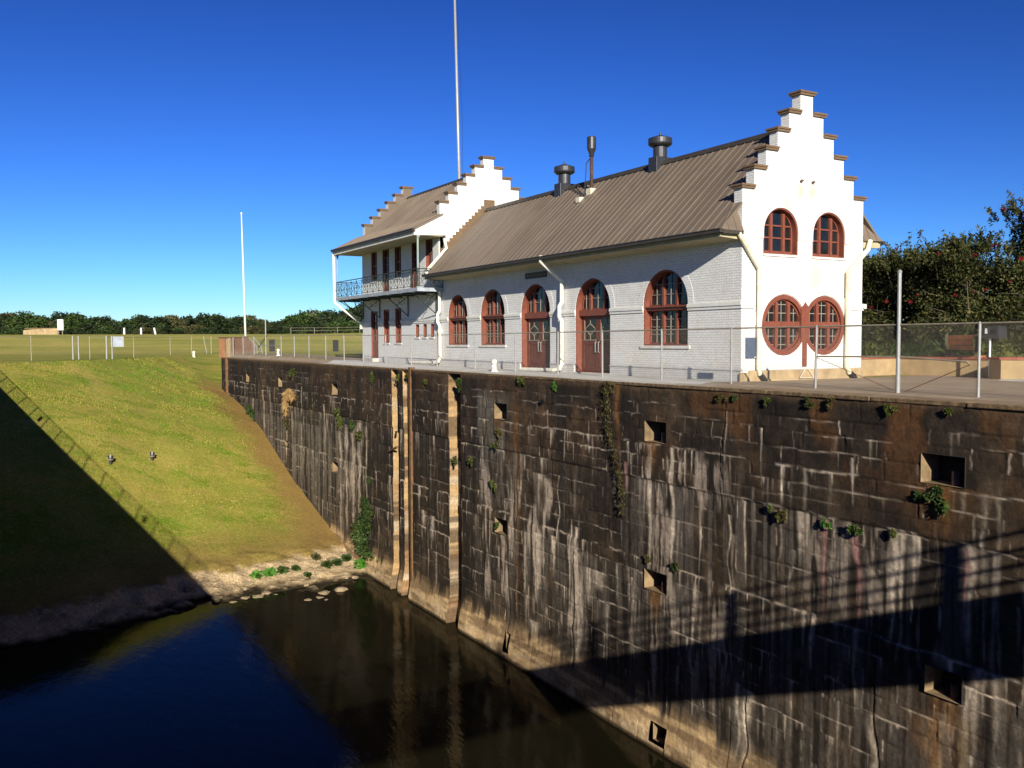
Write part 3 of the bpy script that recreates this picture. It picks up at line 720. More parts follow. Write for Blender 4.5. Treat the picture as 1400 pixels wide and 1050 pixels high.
def arched_door(F, u0, u1, v0, vs):
    r = (u1-u0)/2; cx = (u0+u1)/2; loop = arch(u0, u1, v0, vs, 24); wi = u1-u0
    w = casing(F, loop, -.36, -.012, .05).build('door', 'rust_red', house)
    tr0, tr1 = vs-.28, vs-.04; rr = r-.11; n0, n1 = -.34, -.27
    e = [u0+.05*wi, u0+.27*wi, u0+.33*wi, u0+.67*wi, u0+.73*wi, u0+.95*wi]
    cols3 = [(e[0], e[1]), (e[2], e[3]), (e[4], e[5])]
    MB().prism(F, [(u0+.052, tr0), (u1-.052, tr0)]+arc(cx, vs, r-.052, 0, math.pi, 24), n0, n1, [lite(a, b, tr1+.06, 99, cx, vs, rr) for a, b in cols3]).build('fanlight', 'rust_red', w)
    mb = MB(); mb.prism(F, rect(u0+.05, u1-.05, tr0, tr1), n1+.001, -.14)
    for a, b in ((e[1], e[2]), (e[3], e[4])): mb.prism(F, rect(a+.01, b-.01, tr1+.001, vs+r-.32), n1+.001, n1+.05)
    mb.build('transom', 'rust_red', w)
    muntins(F, [(a, b, tr1+.06, vs+rr, [(a+b)/2], [tr1+.06+.4, tr1+.06+.8], (cx, vs, rr, False)) for a, b in cols3], n0+.055).build('muntins', 'lead', w)
    MB().prism(F, arch(u0+.06, u1-.06, tr1, vs, 16), n0+.02, n0+.03).build('pane', 'glass', w)
    mid = cx
    for s_, (a, b) in ((0, (u0+.06, mid-.006)), (1, (mid+.006, u1-.06))):
        st = .15; g0, g1 = tr0-.95, tr0-.12
        mb = MB(); mb.prism(F, rect(a, b, v0+.02, tr0-.005), n0+.01, n1-.005, [rect(a+st, b-st, g0, g1), rect(a+st, b-st, v0+.22, g0-.18)])
        mb.prism(F, rect(a+st, b-st, v0+.22, g0-.18), n0+.015, n1-.035); mb.prism(F, rect(a+st+.06, b-st-.06, v0+.30, g0-.26), n1-.034, n1-.02)
        lf = mb.build('leaf', 'door_red', w)
        MB().prism(F, rect(a+st-.01, b-st+.01, g0-.01, g1+.01), n0+.02, n0+.03).build('leaf_pane', 'glass', w)
        # leaded diamond
        mb = MB(); uc = (a+b)/2; vc = (g0+g1)/2; hw = (b-a)/2-st-.02; hv = (g1-g0)/2-.16
        P_ = [(uc, vc-hv), (uc+hw, vc), (uc, vc+hv), (uc-hw, vc)]; Q_ = [(uc, vc-hv+.06), (uc+hw-.04, vc), (uc, vc+hv-.06), (uc-hw+.04, vc)]
        mb.prism(F, P_, n0+.032, n0+.05, [Q_]); mb.prism(F, rect(uc-.012, uc+.012, vc+hv, g1), n0+.031, n0+.049); mb.prism(F, rect(uc-.012, uc+.012, g0, vc-hv), n0+.031, n0+.049)
        mb.prism(F, rect(a+st-.02, b-st+.02, g0-.035, g0+.0), n1-.02, n1+.02); mb.prism(F, rect(a+st, a+st+.03, g0, g1), n0+.031, n0+.049)
        mb.build('leading', 'lead', w)
        hx = b-.10 if s_ == 0 else a+.10; f = F
        mb = MB(); mb.tube([f(hx, v0+.82, n1), f(hx, v0+.84, n1+.06), f(hx, v0+1.22, n1+.06), f(hx, v0+1.24, n1)], .018, 6); mb.build('handle', 'galv', w)
        hx2 = a+.03 if s_ == 0 else b-.03
        for hz in (v0+.3, v0+1.4, v0+2.0): mb = MB(); mb.prism(F, rect(hx2-.02, hx2+.02, hz, hz+.11), n1-.004, n1+.02); mb.build('hinge', 'door_red', w)
    mb = MB(); mb.prism(F, rect(u0-.05, u1+.05, v0-.12, v0+.02), -.34, .06); mb.build('threshold', 'concrete', w)
    return w

F = FR(YF)
WIN = [(-4.98, -2.54), (-17.6, -15.24), (-21.2, -19.02)]
DOOR = [(-9.40, -7.02), (-13.75, -11.33)]
VS = 2.66
holes = [arch(a, b, 1.2, 2.66 + 0*(b-a), 24) for a, b in WIN]+[arch(a, b, .10, 2.66, 24) for a, b in DOOR]
MB().prism(F, rect(-22.3, -TH, 0.0, 4.86), -TH, 0, holes).build('wall', 'brick', house)
for a, b in WIN: arched_window(F, a, b, 1.2, 2.66)
for a, b in DOOR: arched_door(F, a, b, .10, 2.66)
# raised arch bands round the openings
for a, b in WIN+DOOR:
    c_ = (a+b)/2; r_ = (b-a)/2
    mb = MB(); mb.prism(F, arc(c_, VS, r_+.30, 0, math.pi, 24)+arc(c_, VS, r_+.001, math.pi, 0, 24), .0005, .008); mb.build('arch_band', 'brick', house)
# belt course and plinth, butted between openings
ops = sorted(WIN+DOOR); segs = []; x = -22.3
for a, b in ops: segs.append((x, a)); x = b
segs.append((x, .04))
for a, b in segs:
    mb = MB(); mb.box(a, b, YF-.065, YF-.0005, 2.50, 2.60); mb.box(a, b, YF-.035, YF-.0005, 2.40, 2.50); mb.box(a, b, YF-.045, YF-.0005, 2.60, 2.63)
    mb.build('belt_course', 'trim', house)
mb = MB(); x = -22.3
for a, b in sorted(DOOR): mb.box(x, a-.05, YF-.05, YF-.0005, 0.0, .40); mb.box(x, a-.05, YF-.075, YF-.0005, .40, .45); x = b+.05
mb.box(x, .05, YF-.05, YF-.0005, 0, .40); mb.box(x, .075, YF-.075, YF-.0005, .40, .45)
mb.build('plinth', 'brick', house)
mb = MB(); mb.box(-1.9, -1.2, YF-.09, YF-.051, .12, .30); mb.build('vent', 'bluegrey', house)
# dark plaque above the far door
pq = MB().prism(F, rect(-13.32, -11.58, 4.12, 4.38), .0005, .05).build('plaque', 'gutter', house)
mb = MB()
for i in range(9):
    xx = -13.15+i*.18; mb.box(xx, xx+.10, YF-.062, YF-.0505, 4.19, 4.31)
mb.build('plaque_relief', 'capmetal', pq)
# rest of the shell
mb = MB(); mb.box(-22.3, -TH, YB-.3, YB, 0, 4.86); mb.build('back_wall', 'brick', house)
# ---------------- gable facing the bridge
W0, DW, Z0, DZ = .288, .511, 9.44, .648
def stepped(yc, w0, dw, z0, dz, n, zb):
    L = []; 
    for k_ in range(n-1, -1, -1):
        w_ = w0+k_*dw; z_ = z0-k_*dz
        L += [(yc+w_, z_-dz if k_ < n-1 else zb), (yc+w_, z_)] if k_ == n-1 else [(yc+w_, z0-(k_+1)*dz), (yc+w_, z_)]
    Rr_ = [(2*yc-a, b) for a, b in L[::-1]]
    return L+Rr_
out = stepped(YM, W0, DW, Z0, DZ, 6, 0.0)
G = GB(0.0)
UP = [(3.62, 5.19), (5.88, 7.45)]; CV = .955; CZ = 1.87; CRD = 1.0
circ = lambda cy, r, n=40: [(cy+r*math.cos(2*math.pi*i/n), CZ+r*math.sin(2*math.pi*i/n)) for i in range(n)]
# the two round openings merge through the middle post
def twin(r, n=30):
    a0 = math.acos(CV/r) if r > CV else 0
    L = [(YM+CV+r*math.cos(t), CZ+r*math.sin(t)) for t in [(-math.pi+a0)+(2*math.pi-2*a0)*i/n for i in range(n+1)]]
    R_ = [(YM-CV+r*math.cos(t), CZ+r*math.sin(t)) for t in [a0+(2*math.pi-2*a0)*i/n for i in range(n+1)]]
    return L[:-1]+R_[:-1]
gh = [arch(a, b, 4.17, 4.90, 24) for a, b in UP]+[twin(CRD)]
MB().prism(G, out, -TH, 0, gh).build('gable_wall', 'brick', house)
def caps(G_, yc, w0, dw, z0, dz, n, n0, n1, name='coping', zoff=0, par=None):
    e = .07
    for k_ in range(n):
        z_ = z0-k_*dz+zoff
        if k_ == 0:
            mb = MB(); mb.prism(G_, rect(yc-w0-e, yc+w0+e, z_+.001, z_+.07), n0-e, n1+e); mb.prism(G_, rect(yc-w0-e-.03, yc+w0+e+.03, z_+.0705, z_+.13), n0-e-.03, n1+e+.03); mb.build('step_coping', 'capmetal', house)
        else:
            for s_ in (-1, 1):
                a = yc+s_*(w0+k_*dw+e); b = yc+s_*(w0+(k_-1)*dw+.001) ; a2 = a+s_*.03
                mb = MB(); mb.prism(G_, rect(min(a, b), max(a, b), z_+.001, z_+.07), n0-e, n1+e); mb.prism(G_, rect(min(a2, b), max(a2, b), z_+.0705, z_+.13), n0-e-.03, n1+e+.03); mb.build('step_coping', 'capmetal', house)
caps(G, YM, W0, DW, Z0, DZ, 6, -TH, 0)
for a, b in UP:
    wi = b-a; cy = (a+b)/2; r_ = wi/2; v0, vs = 4.17, 4.90
    w = casing(G, arch(a, b, v0, vs, 24), -.30, -.004, .045).build('window', 'rust_red', house)
    e = [a+.08*wi, a+.30*wi, a+.38*wi, a+.66*wi, a+.74*wi, a+.93*wi]; rr = r_-.085
    mid = v0+.17
    hol = []
    for i, (p_, q_) in enumerate(((e[0], e[1]), (e[2], e[3]), (e[4], e[5]))):
        hol += [rect(p_, q_, v0+.13, v0+.53), lite(p_, q_, v0+.58, v0+.93, cy, vs, rr)]
        hol += [lite(p_, q_, v0+.98, 99, cy, vs, rr)]
    hol = [h for h in hol if len(h) > 2 and max(q[1] for q in h)-min(q[1] for q in h) > .06]
    MB().prism(G, arch(a+.047, b-.047, v0+.047, vs, 24), -.27, -.20, hol).build('frame', 'rust_red', w)
    mb = MB(); 
    for p_, q_ in ((e[1], e[2]), (e[3], e[4])): mb.prism(G, rect(p_+.01, q_-.01, v0+.06, vs+r_-.16), -.199, -.17)
    mb.build('mullion', 'rust_red', w)
    MB().prism(G, arch(a+.06, b-.06, v0+.06, vs, 20), -.255, -.245).build('pane', 'glass', w)
    MB().prism(G, rect(a-.02, b+.08, v0-.07, v0-.002), -.2, .05).build('sill', 'trim', w)
    MB().prism(G, [(a-.32, vs-.25), (a-.001, vs-.25)]+arc(cy, vs, r_+.001, math.pi, 0, 24)+[(b+.001, vs-.25), (b+.32, vs-.25)]+arc(cy, vs, r_+.32, 0, math.pi, 24), .0005, .03).build('arch_band', 'trim', house)
# round windows
for s_ in (-1, 1):
    cy = YM+s_*CV; cut = YM+s_*.13
    def half(r, n=40):
        L = [(cy+r*math.cos(2*math.pi*i/n), CZ+r*math.sin(2*math.pi*i/n)) for i in range(n)]
        return [(max(q[0], cut) if s_ > 0 else min(q[0], cut), q[1]) for q in L]
    w = MB().prism(G, half(CRD-.003), -.20, .015, [half(CRD-.13)] if False else [[(q[0], q[1]) for q in arc(cy, CZ, CRD-.15, 0, 2*math.pi, 36)[:-1]]]).build('window', 'rust_red', house)
    ri = CRD-.152; wi = 2*ri
    e = [cy-ri+.04, cy-ri+.30*wi, cy-ri+.375*wi, cy-ri+.625*wi, cy-ri+.70*wi, cy+ri-.04]
    hol = []; L = []
    for p_, q_ in ((e[0], e[1]), (e[2], e[3]), (e[4], e[5])):
        for z0_, z1_ in ((CZ+.12, 99), (-99, CZ-.10)):
            h = lite(p_, q_, z0_ if z0_ > 0 else CZ-ri, z1_ if z1_ < 90 else CZ+ri, cy, CZ, ri-.05, True)
            hol.append(h)
            L.append((p_, q_, max(z0_, CZ-ri), min(z1_, CZ+ri), [(p_+q_)/2], [CZ+.12+.28, CZ+.12+.56] if z0_ > 0 else [CZ-.10-.26, CZ-.10-.54], (cy, CZ, ri-.05, True)))
    hol = [[q for i, q in enumerate(h) if abs(q[0]-h[i-1][0])+abs(q[1]-h[i-1][1]) > 2e-3] for h in hol]
    MB().prism(G, arc(cy, CZ, ri, 0, 2*math.pi, 40)[:-1], -.17, -.08, hol).build('frame', 'rust_red', w)
    mb = MB(); mb.prism(G, rect(cy-ri+.02, cy+ri-.02, CZ-.09, CZ+.11), -.079, -.03)
    for p_, q_ in ((e[1], e[2]), (e[3], e[4])):
        for za, zb_ in ((CZ+.111, CZ+.72), (CZ-.72, CZ-.091)): mb.prism(G, rect(p_, q_, za, zb_), -.079, -.045)
    mb.build('transom', 'rust_red', w)
    muntins(G, L, -.14).build('muntins', 'lead', w)
    MB().prism(G, arc(cy, CZ, ri+.01, 0, 2*math.pi, 40)[:-1], -.165, -.155).build('pane', 'glass', w)
    # raised hood
    a0, a1 = (0, math.radians(150)) if s_ > 0 else (math.radians(30), math.pi)
    mb = MB(); mb.prism(G, arc(cy, CZ, CRD+.33, a0, a1, 24)+arc(cy, CZ, CRD+.02, a1, a0, 24), .0005, .03 if s_ > 0 else .033); mb.build('arch_band', 'trim', house)
MB().prism(G, [(YM-.09, .50), (YM+.09, .50), (YM+.09, 1.32), (YM+.19, 1.32), (YM+.19, 2.38), (YM+.24, 2.38), (YM, 2.64), (YM-.24, 2.38), (YM-.19, 2.38), (YM-.19, 1.32), (YM-.09, 1.32)], -.21, .05).build('centre_post', 'rust_red', house)
mb = MB()
for a, b in ((YF-.02, YM-CV-CRD-.34), (YM+CV+CRD+.34, YB+.06)):
    mb.box(.0005, .065, a, b, 2.50, 2.60); mb.box(.0005, .035, a, b, 2.40, 2.50); mb.box(.0005, .045, a, b, 2.60, 2.63)
mb.box(-.1, .10, YB+.001, YB+.12, 2.46, 2.62)
mb.build('gable_belt_course', 'trim', house)
mb = MB(); mb.box(.0005, .10, YF-.1, 3.0, 0, .34); mb.box(.0005, .08, 3.0, YB+.05, 0, .40); mb.box(.0005, .16, 3.55, 5.1, 0, .12); mb.build('foundation', 'tan_concrete', house, bevel=.03)
mb = MB(); mb.prism(G, rect(2.87, 3.36, .80, 1.46), .001, .05); pn = mb.build('meter_box', 'bluegrey', house)
MB().prism(G, rect(3.22, 3.31, .825, .845), .0505, .055).build('meter_label', 'whitemetal', pn)
for yy_ in (5.29, 5.84):
    mb = MB(); mb.lathe((.06, yy_, 6.60), [(.05, 0), (.07, .03), (.03, .06), (.02, .07)], 10); mb.box(.0, .06, yy_-.02, yy_+.02, 6.6, 6.63); mb.build('wall_bracket', 'capmetal', house)
mb = MB()
for a, b in ((YM-.06, YM-.34), (YM+.06, YM+.34)): mb.tube([(.13, a, .44), (.16, b, .13)], .011, 6)
mb.tube([(.16, YM-.34, .13), (.16, YM+.34, .13)], .009, 6); mb.build('prop', 'trim', house)

# ---------------- main roof
RZ, EY, EZ = 8.49, 1.75, 4.86
def rz_(y): return RZ-(abs(YM-y))*(RZ-EZ)/(YM-EY)
prof = [(EY, EZ), (YM, RZ), (2*YM-EY, EZ), (2*YM-EY, EZ-.10), (YM, RZ-.14), (EY, EZ-.10)]
mb = MB(); mb.prism(GB(0), prof, -22.29, -TH-.002)
for yy in (1, -1):
    ye = EY if yy > 0 else 2*YM-EY; yw = YF-.002 if yy > 0 else YB+.002
    P_ = [(ye, EZ), (yw, rz_(yw)), (yw, rz_(yw)-.10), (ye, EZ-.10)]
    mb.prism(GB(0), P_, -TH-.001, .02); mb.prism(GB(0), [(a, b) for a, b in P_], -22.30-.45 if yy > 0 else -22.3, -22.291) if False else None
roof = mb.build('roof', 'roof', house)
mb = MB(); sl_ = (RZ-EZ)/(YM-EY); nl = math.hypot(1, sl_)
def rib(x, y0, y1, w=.026, h=.024):
    for sgn in (1, -1):
        if sgn < 0 and y0 > EY+.1: continue
        A = (y0, rz_(y0)) ; B = (y1, rz_(y1)); ny, nz = -sl_/nl*h, 1/nl*h
        pts = [(A[0], A[1]+.001), (B[0], B[1]+.001), (B[0]+ny, B[1]+nz), (A[0]+ny, A[1]+nz)]
        if sgn < 0: pts = [(2*YM-a, b) for a, b in pts]
        mb.prism(GB(x), pts, -w/2, w/2)
x = -22.1
while x < .0:
    rib(x, EY, YM-.12 if x < -TH-.03 else YF-.03); x += .405
mb.build('roof_seams', 'roof', roof)
mb = MB(); mb.prism(GB(0), [(YM-.17, rz_(YM-.17)+.045), (YM, RZ+.075), (YM+.17, rz_(YM+.17)+.045), (YM+.17, rz_(YM+.17)+.065), (YM, RZ+.10), (YM-.17, rz_(YM-.17)+.065)], -22.2, -TH-.005); mb.build('ridge_cap', 'gutter', roof)
# returns at the gable: small sloping triangles closing the overhang
for m_ in (1, -1):
    fy = (lambda y: y) if m_ > 0 else (lambda y: 2*YM-y)
    A = (.10, fy(EY-.02), EZ-.02); B = (.10, fy(YF), EZ-.05); Cc = (-TH+.02, fy(YF-.003), rz_(YF)+.05); D = (.02, fy(EY), EZ)
    mb = MB(); mb.add([A, B, Cc, (A[0]-.12, A[1], A[2]), (B[0]-.12, B[1], B[2])], [(0, 1, 2), (0, 2, 3), (1, 4, 2), (3, 4, 1, 0), (3, 2, 4)])
    for t in (.35, .7):
        a = Vector(A).lerp(Vector(B), t); b = a.lerp(Vector(Cc), .0); 
        top = Vector(A).lerp(Vector(Cc), t) if t > .5 else Vector(A).lerp(Vector(Cc), t)
        mb.tube([a+Vector((.012, 0, 0)), top+Vector((.012, 0, .01))], .014, 4)
    mb.build('eave_return', 'roof', house)
mb = MB(); mb.box(-22.1, .16, EY-.14, EY+.01, EZ-.13, EZ-.012); mb.box(-22.1, .165, EY-.16, EY-.14, EZ-.03, EZ-.005); mb.box(.02, .16, EY+.012, YF-.08, EZ-.15, EZ-.04)
mb.box(-22.1, .1, 2*YM-EY-.01, 2*YM-EY+.14, EZ-.13, EZ-.012)
mb.build('gutter', 'gutter', house)
mb = MB(); mb.prism(GB(0), [(EY+.03, EZ-.11), (EY+.03, EZ-.24), (YF-.003, EZ-.30), (YF-.003, EZ+.2)][::-1], -22.1, .0)
mb.prism(GB(0), [(2*YM-a, b) for a, b in [(EY+.03, EZ-.11), (EY+.03, EZ-.24), (YF-.003, EZ-.30), (YF-.003, EZ+.2)]], -22.1, .0)
mb.build('soffit', 'soffit', house)

# ---------------- roof ventilators and flue
def ventilator(x, s):
    v = thing_part = None
    mb = MB(); mb.box(x-.34*s, x+.34*s, YM-.5*s, YM+.5*s, RZ-.55*s, RZ+.30*s); b = mb.build('ventilator', 'blacksteel', house, bevel=.02)
    mb = MB(); mb.lathe((x, YM, RZ+.30*s), [(.36*s, 0), (.36*s, .72*s), (.34*s, .75*s)], 24); mb.build('ventilator_neck', 'blacksteel', b, smooth=False)
    mb = MB(); mb.lathe((x, YM, RZ+.86*s), [(.34*s, .0), (.50*s, .02*s), (.60*s, .10*s), (.61*s, .12*s), (.61*s, .40*s), (.60*s, .42*s), (.12*s, .58*s), (.05*s, .60*s), (.05*s, .72*s), (.01, .74*s)], 28); mb.build('ventilator_cowl', 'blacksteel', b)
    mb = MB(); mb.lathe((x, YM, RZ+.86*s), [(.622*s, .13*s), (.628*s, .16*s), (.622*s, .19*s)], 28); mb.build('ventilator_band', 'blacksteel', b)
ventilator(-7.55, .78); ventilator(-14.55, .80)
fx, fy = -11.45, YM-.62; fz = rz_(fy)
mb = MB(); mb.tube([(fx, fy, fz-.1), (fx, fy, fz+1.55)], .075, 10); fl = mb.build('flue', 'flue_brown', house)
mb = MB(); mb.lathe((fx, fy, fz+1.50), [(.10, 0), (.12, .05), (.09, .10), (.12, .14), (.19, .30), (.20, .34), (.20, .82), (.17, .86), (.03, .88), (.02, .96)], 18); mb.build('flue_cowl', 'blacksteel', fl)
mb = MB(); mb.tube([(fx, fy, fz+1.5), (fx-.25, fy-.1, fz+1.25), (fx-.25, fy-.2, rz_(fy-.2)+.02)], .022, 6); mb.build('flue_stay', 'blacksteel', fl)
mb = MB(); mb.box(fx-.17, fx+.17, fy-.17, fy+.17, fz-.2, fz+.12); mb.box(fx-.43, fx-.13, fy-.55, fy-.25, rz_(fy-.4)-.1, rz_(fy-.4)+.12); mb.build('flue_base', 'cream', fl)
mb = MB()
for i in range(9):
    t = i/8; mb.tube([(fx-.5-1.6*t, fy-.15+.55*t-.02, rz_(fy-.15+.55*t)+.02), (fx-.5-1.6*t, fy-.15+.55*t-.02, rz_(fy-.15+.55*t)+.10)], .03, 5)
mb.build('flue_cleats', 'blacksteel', fl)
# conductor downspouts
def pipe(pts, r=.075, mat='white_pipe', name='downspout', extra=None):
    mb = MB(); mb.tube(pts, r, 10)
    if extra: extra(mb)
    o = mb.build(name, mat, house, smooth=False); return o
pipe([(-10.5, EY-.04, EZ+.03), (-10.5, EY-.04, EZ-.22), (-10.22, YF-.14, 3.86), (-10.22, YF-.14, 2.98), (-10.22, YF-.26, 2.80), (-10.22, YF-.26, 2.38), (-10.22, YF-.14, 2.20), (-10.22, YF-.14, .42), (-10.28, YF-.2, .22), (-10.6, YF-.3, .16), (-13.1, YF-.35, .14)], .085)
pipe([(-21.75, EY-.02, 4.98), (-21.85, EY+.05, 4.80), (-21.95, YF-.14, 3.95), (-21.95, YF-.14, 2.98), (-21.95, YF-.26, 2.80), (-21.95, YF-.26, 2.38), (-21.95, YF-.14, 2.20), (-21.95, YF-.14, .50), (-22.0, YF-.2, .32), (-22.4, YF-.3, .25), (-25.6, YF-.35, .22)], .085)
pipe([(-22.12, 2.90, 6.95), (-22.12, 3.05, 6.30), (-22.05, 1.9, 5.10)], .085)
pipe([(.10, YF-.22, EZ-.10), (.12, YF-.14, EZ-.25), (.12, 3.34, 3.66), (.12, 3.34, .45), (.14, 3.40, .25)], .075, 'cream')
pipe([(.12, 8.62, EZ-.02), (.12, 8.50, EZ-.35), (.12, 7.50, 3.66), (.12, 7.50, .45), (.16, 7.62, .22)], .085, 'cream')
mb = MB(); mb.tube([(.14, 3.40, .28), (.18, 3.62, .05)], .085, 8); mb.build('downspout_shoe', 'black', house)
mb = MB(); mb.tube([(.16, 7.62, .26), (.20, 7.85, .06)], .09, 8); mb.build('downspout_shoe', 'black', house)

# ---------------- two-storey wing
LX0, LX1 = -33.62, -22.3; LYM = 5.715
LW0, LDW, LZ0, LDZ = .315, .527, 11.27, .515
def ow(a, b, z0, z1): return rect(a, b, z0, z1)
UPW = [(-32.05, -31.1, 5.10, 7.0), (-28.3, -27.35, 5.10, 6.98), (-23.95, -23.05, 5.35, 6.92)]
UPD = [(-30.2, -29.15, 4.16, 6.96), (-25.85, -24.75, 4.16, 6.94)]
LOW = [(-30.1, -29.2, 1.30, 3.30), (-28.3, -27.4, 1.30, 3.33)]
LOD = [(-32.2, -31.0, .38, 3.25)]
TIN = [(-25.38, -24.9, 1.62, 2.34), (-24.35, -23.88, 1.62, 2.34), (-23.38, -22.95, 1.62, 2.34)]
allr = UPW+UPD+LOW+LOD+TIN
MB().prism(F, rect(LX0, LX1, 0.0, 7.9), -TH, 0, [rect(*q) for q in allr]).build('wing_wall', 'brick', house)
for a, b, z0, z1 in UPW+LOW+TIN:
    sm_ = (b-a) < .6
    w = casing(F, rect(a, b, z0, z1), -.20, -.01, .04).build('window', 'rust_red', house)
    st = .045 if sm_ else .09; mid = (z0+z1)/2
    hol = [rect(a+st+.04, b-st-.04, z0+st+.04, z1-st-.04)] if sm_ else [rect(a+st+.04, (a+b)/2-.04, z0+.16, mid-.04), rect((a+b)/2+.04, b-st-.04, z0+.16, mid-.04), rect(a+st+.04, (a+b)/2-.04, mid+.04, z1-.14), rect((a+b)/2+.04, b-st-.04, mid+.04, z1-.14)]
    MB().prism(F, rect(a+.042, b-.042, z0+.042, z1-.042), -.17, -.10, hol).build('frame', 'rust_red', w)
    MB().prism(F, rect(a+.05, b-.05, z0+.05, z1-.05), -.155, -.145).build('pane', 'glass', w)
    MB().prism(F, rect(a-.06, b+.06, z0-.08, z0-.002), -.18, .045).build('sill', 'trim', w)
for a, b, z0, z1 in UPD+LOD:
    w = casing(F, rect(a, b, z0, z1), -.20, -.01, .045).build('door', 'rust_red', house)
    lo = z0+1.0; n_ = 4
    hol = []
    m_ = (a+b)/2
    for j in range(n_):
        h0 = lo+(z1-.14-lo)*j/n_+.02; h1 = lo+(z1-.14-lo)*(j+1)/n_-.02
        hol += [rect(a+.15, m_-.03, h0, h1), rect(m_+.03, b-.15, h0, h1)]
    mb = MB(); mb.prism(F, rect(a+.047, b-.047, z0+.01, z1-.047), -.17, -.11, hol); mb.prism(F, rect(a+.18, b-.18, z0+.2, lo-.14), -.109, -.095)
    mb.build('leaf', 'rust_red' if z0 < 1 else 'door_red', w)
    MB().prism(F, rect(a+.1, b-.1, lo-.02, z1-.1), -.155, -.145).build('pane', 'glass', w)
    mb = MB(); mb.lathe(F(b-.12, z0+1.0, -.08), [(.02, -.03), (.035, 0), (.02, .03)], 8); mb.build('handle', 'galv', w)
mb = MB(); mb.box(-32.35, -30.85, YF-.45, YF-.0005, .12, .36); mb.build('door_step', 'concrete', house)
mb = MB()
for a, b in ((LX0-.04, -32.2), (-31.0, -30.1), (-29.2, -28.3), (-27.4, LX1)):
    mb.box(a, b, YF-.06, YF-.0005, 2.50, 2.60); mb.box(a, b, YF-.035, YF-.0005, 2.40, 2.50)
mb.build('wing_belt_course', 'trim', house)
mb = MB(); mb.box(LX0-.05, -32.36, YF-.05, YF-.0005, 0, .45); mb.box(-30.84, LX1, YF-.05, YF-.0005, 0, .45); mb.build('wing_plinth', 'brick', house)
lout = stepped(LYM, LW0, LDW, LZ0, LDZ, 6, 0)
lout = [(max(a, YF+.001), b) for a, b in lout]
MB().prism(GB(LX1), lout, -TH, 0).build('wing_gable_wall', 'brick', house)
caps(GB(LX1), LYM, LW0, LDW, LZ0, LDZ, 6, -TH, 0, 'wing_coping')
MB().prism(GB(LX0+TH), [q for q in lout], -TH, 0).build('far_gable_wall', 'brick', house)
caps(GB(LX0+TH), LYM, LW0, LDW, LZ0, LDZ, 6, -TH, 0, 'far_coping')
mb = MB(); mb.box(LX0+TH, LX1-TH, YB+.2, YB+.5, 0, 8); mb.build('wing_back_wall', 'brick', house)
LRZ = 10.66
lp = [(1.05, 7.22), (2.74, 8.10), (LYM, LRZ)]
def lz_(y):
    y = y if y <= LYM else 2*LYM-y
    return float(np.interp(y, [q[0] for q in lp], [q[1] for q in lp]))
mb = MB(); pr = [(YF, lz_(YF)), (2.74, 8.10), (LYM, LRZ), (2*LYM-2.74, 8.1), (2*LYM-YF, lz_(YF)), (2*LYM-YF, lz_(YF)-.12), (LYM, LRZ-.16), (YF, lz_(YF)-.12)]
mb.prism(GB(0), pr, LX0+TH+.001, LX1-TH-.001)
mb.prism(GB(0), [(1.05, 7.22), (YF-.001, lz_(YF)), (YF-.001, lz_(YF)-.1), (1.05, 7.12)], -34.45, -21.72)
mb.prism(GB(0), [(2*LYM-1.05, 7.22), (2*LYM-YF+.001, lz_(YF)), (2*LYM-YF+.001, lz_(YF)-.1), (2*LYM-1.05, 7.12)][::-1], -34.45, -21.72)
wroof = mb.build('wing_roof', 'roof', house)
mb = MB(); x = -33.1
while x < -22.7:
    for (ya, yb) in ((YF, 2.74), (2.74, LYM-.1)):
        mb.prism(GB(x), [(ya, lz_(ya)+.001), (yb, lz_(yb)+.001), (yb-.02, lz_(yb)+.03), (ya-.02, lz_(ya)+.03)], -.012, .012)
    x += .405
x = -34.3
while x < -21.8: mb.prism(GB(x), [(1.06, 7.226), (YF-.03, lz_(YF-.03)+.001), (YF-.05, lz_(YF-.03)+.03), (1.05, 7.25)], -.012, .012); x += .405
mb.build('wing_roof_seams', 'roof', wroof)
mb = MB(); mb.prism(GB(0), [(LYM-.15, lz_(LYM-.15)+.035), (LYM, LRZ+.06), (LYM+.15, lz_(LYM+.15)+.035), (LYM+.15, lz_(LYM+.15)+.055), (LYM, LRZ+.085), (LYM-.15, lz_(LYM-.15)+.055)], LX0+TH+.01, LX1-TH-.01); mb.build('wing_ridge_cap', 'gutter', wroof)
# brown metal back of the far parapet
fl_ = [(max(a, YF+.02), b-.005) for a, b in stepped(LYM, LW0-.004, LDW, LZ0, LDZ, 6, 7.9)]
MB().prism(GB(LX0+TH), fl_, .0015, .02).build('parapet_cladding', 'roof', house)
# eave, gutter and white end panels of the flared porch roof
mb = MB(); mb.box(-34.5, -21.68, .93, 1.045, 7.06, 7.20); mb.box(-34.5, -21.68, .90, .93, 7.15, 7.20); mb.build('wing_gutter', 'gutter', house)
mb = MB(); mb.box(-34.42, -21.76, 1.05, 1.12, 6.86, 7.10); mb.build('porch_fascia', 'trim', house)
for x in (-21.80, -34.46):
    mb = MB(); mb.prism(GB(x), [(1.055, 7.11), (1.125, 6.86), (YF-.002, 6.93), (YF-.002, lz_(YF)-.105)], 0, .04)
    if x > -30: mb.box(LX1+.003, x+.04, YF-.001, YF+.22, 6.93, lz_(YF)-.02)
    mb.build('porch_end_panel', 'trim', house)
mb = MB(); mb.box(-34.40, -21.81, 1.125, YF-.003, 6.87, 6.92); mb.box(-34.4, -33.7, YF-.003, YF+.2, 6.87, 7.9); mb.build('porch_ceiling', 'soffit', house)
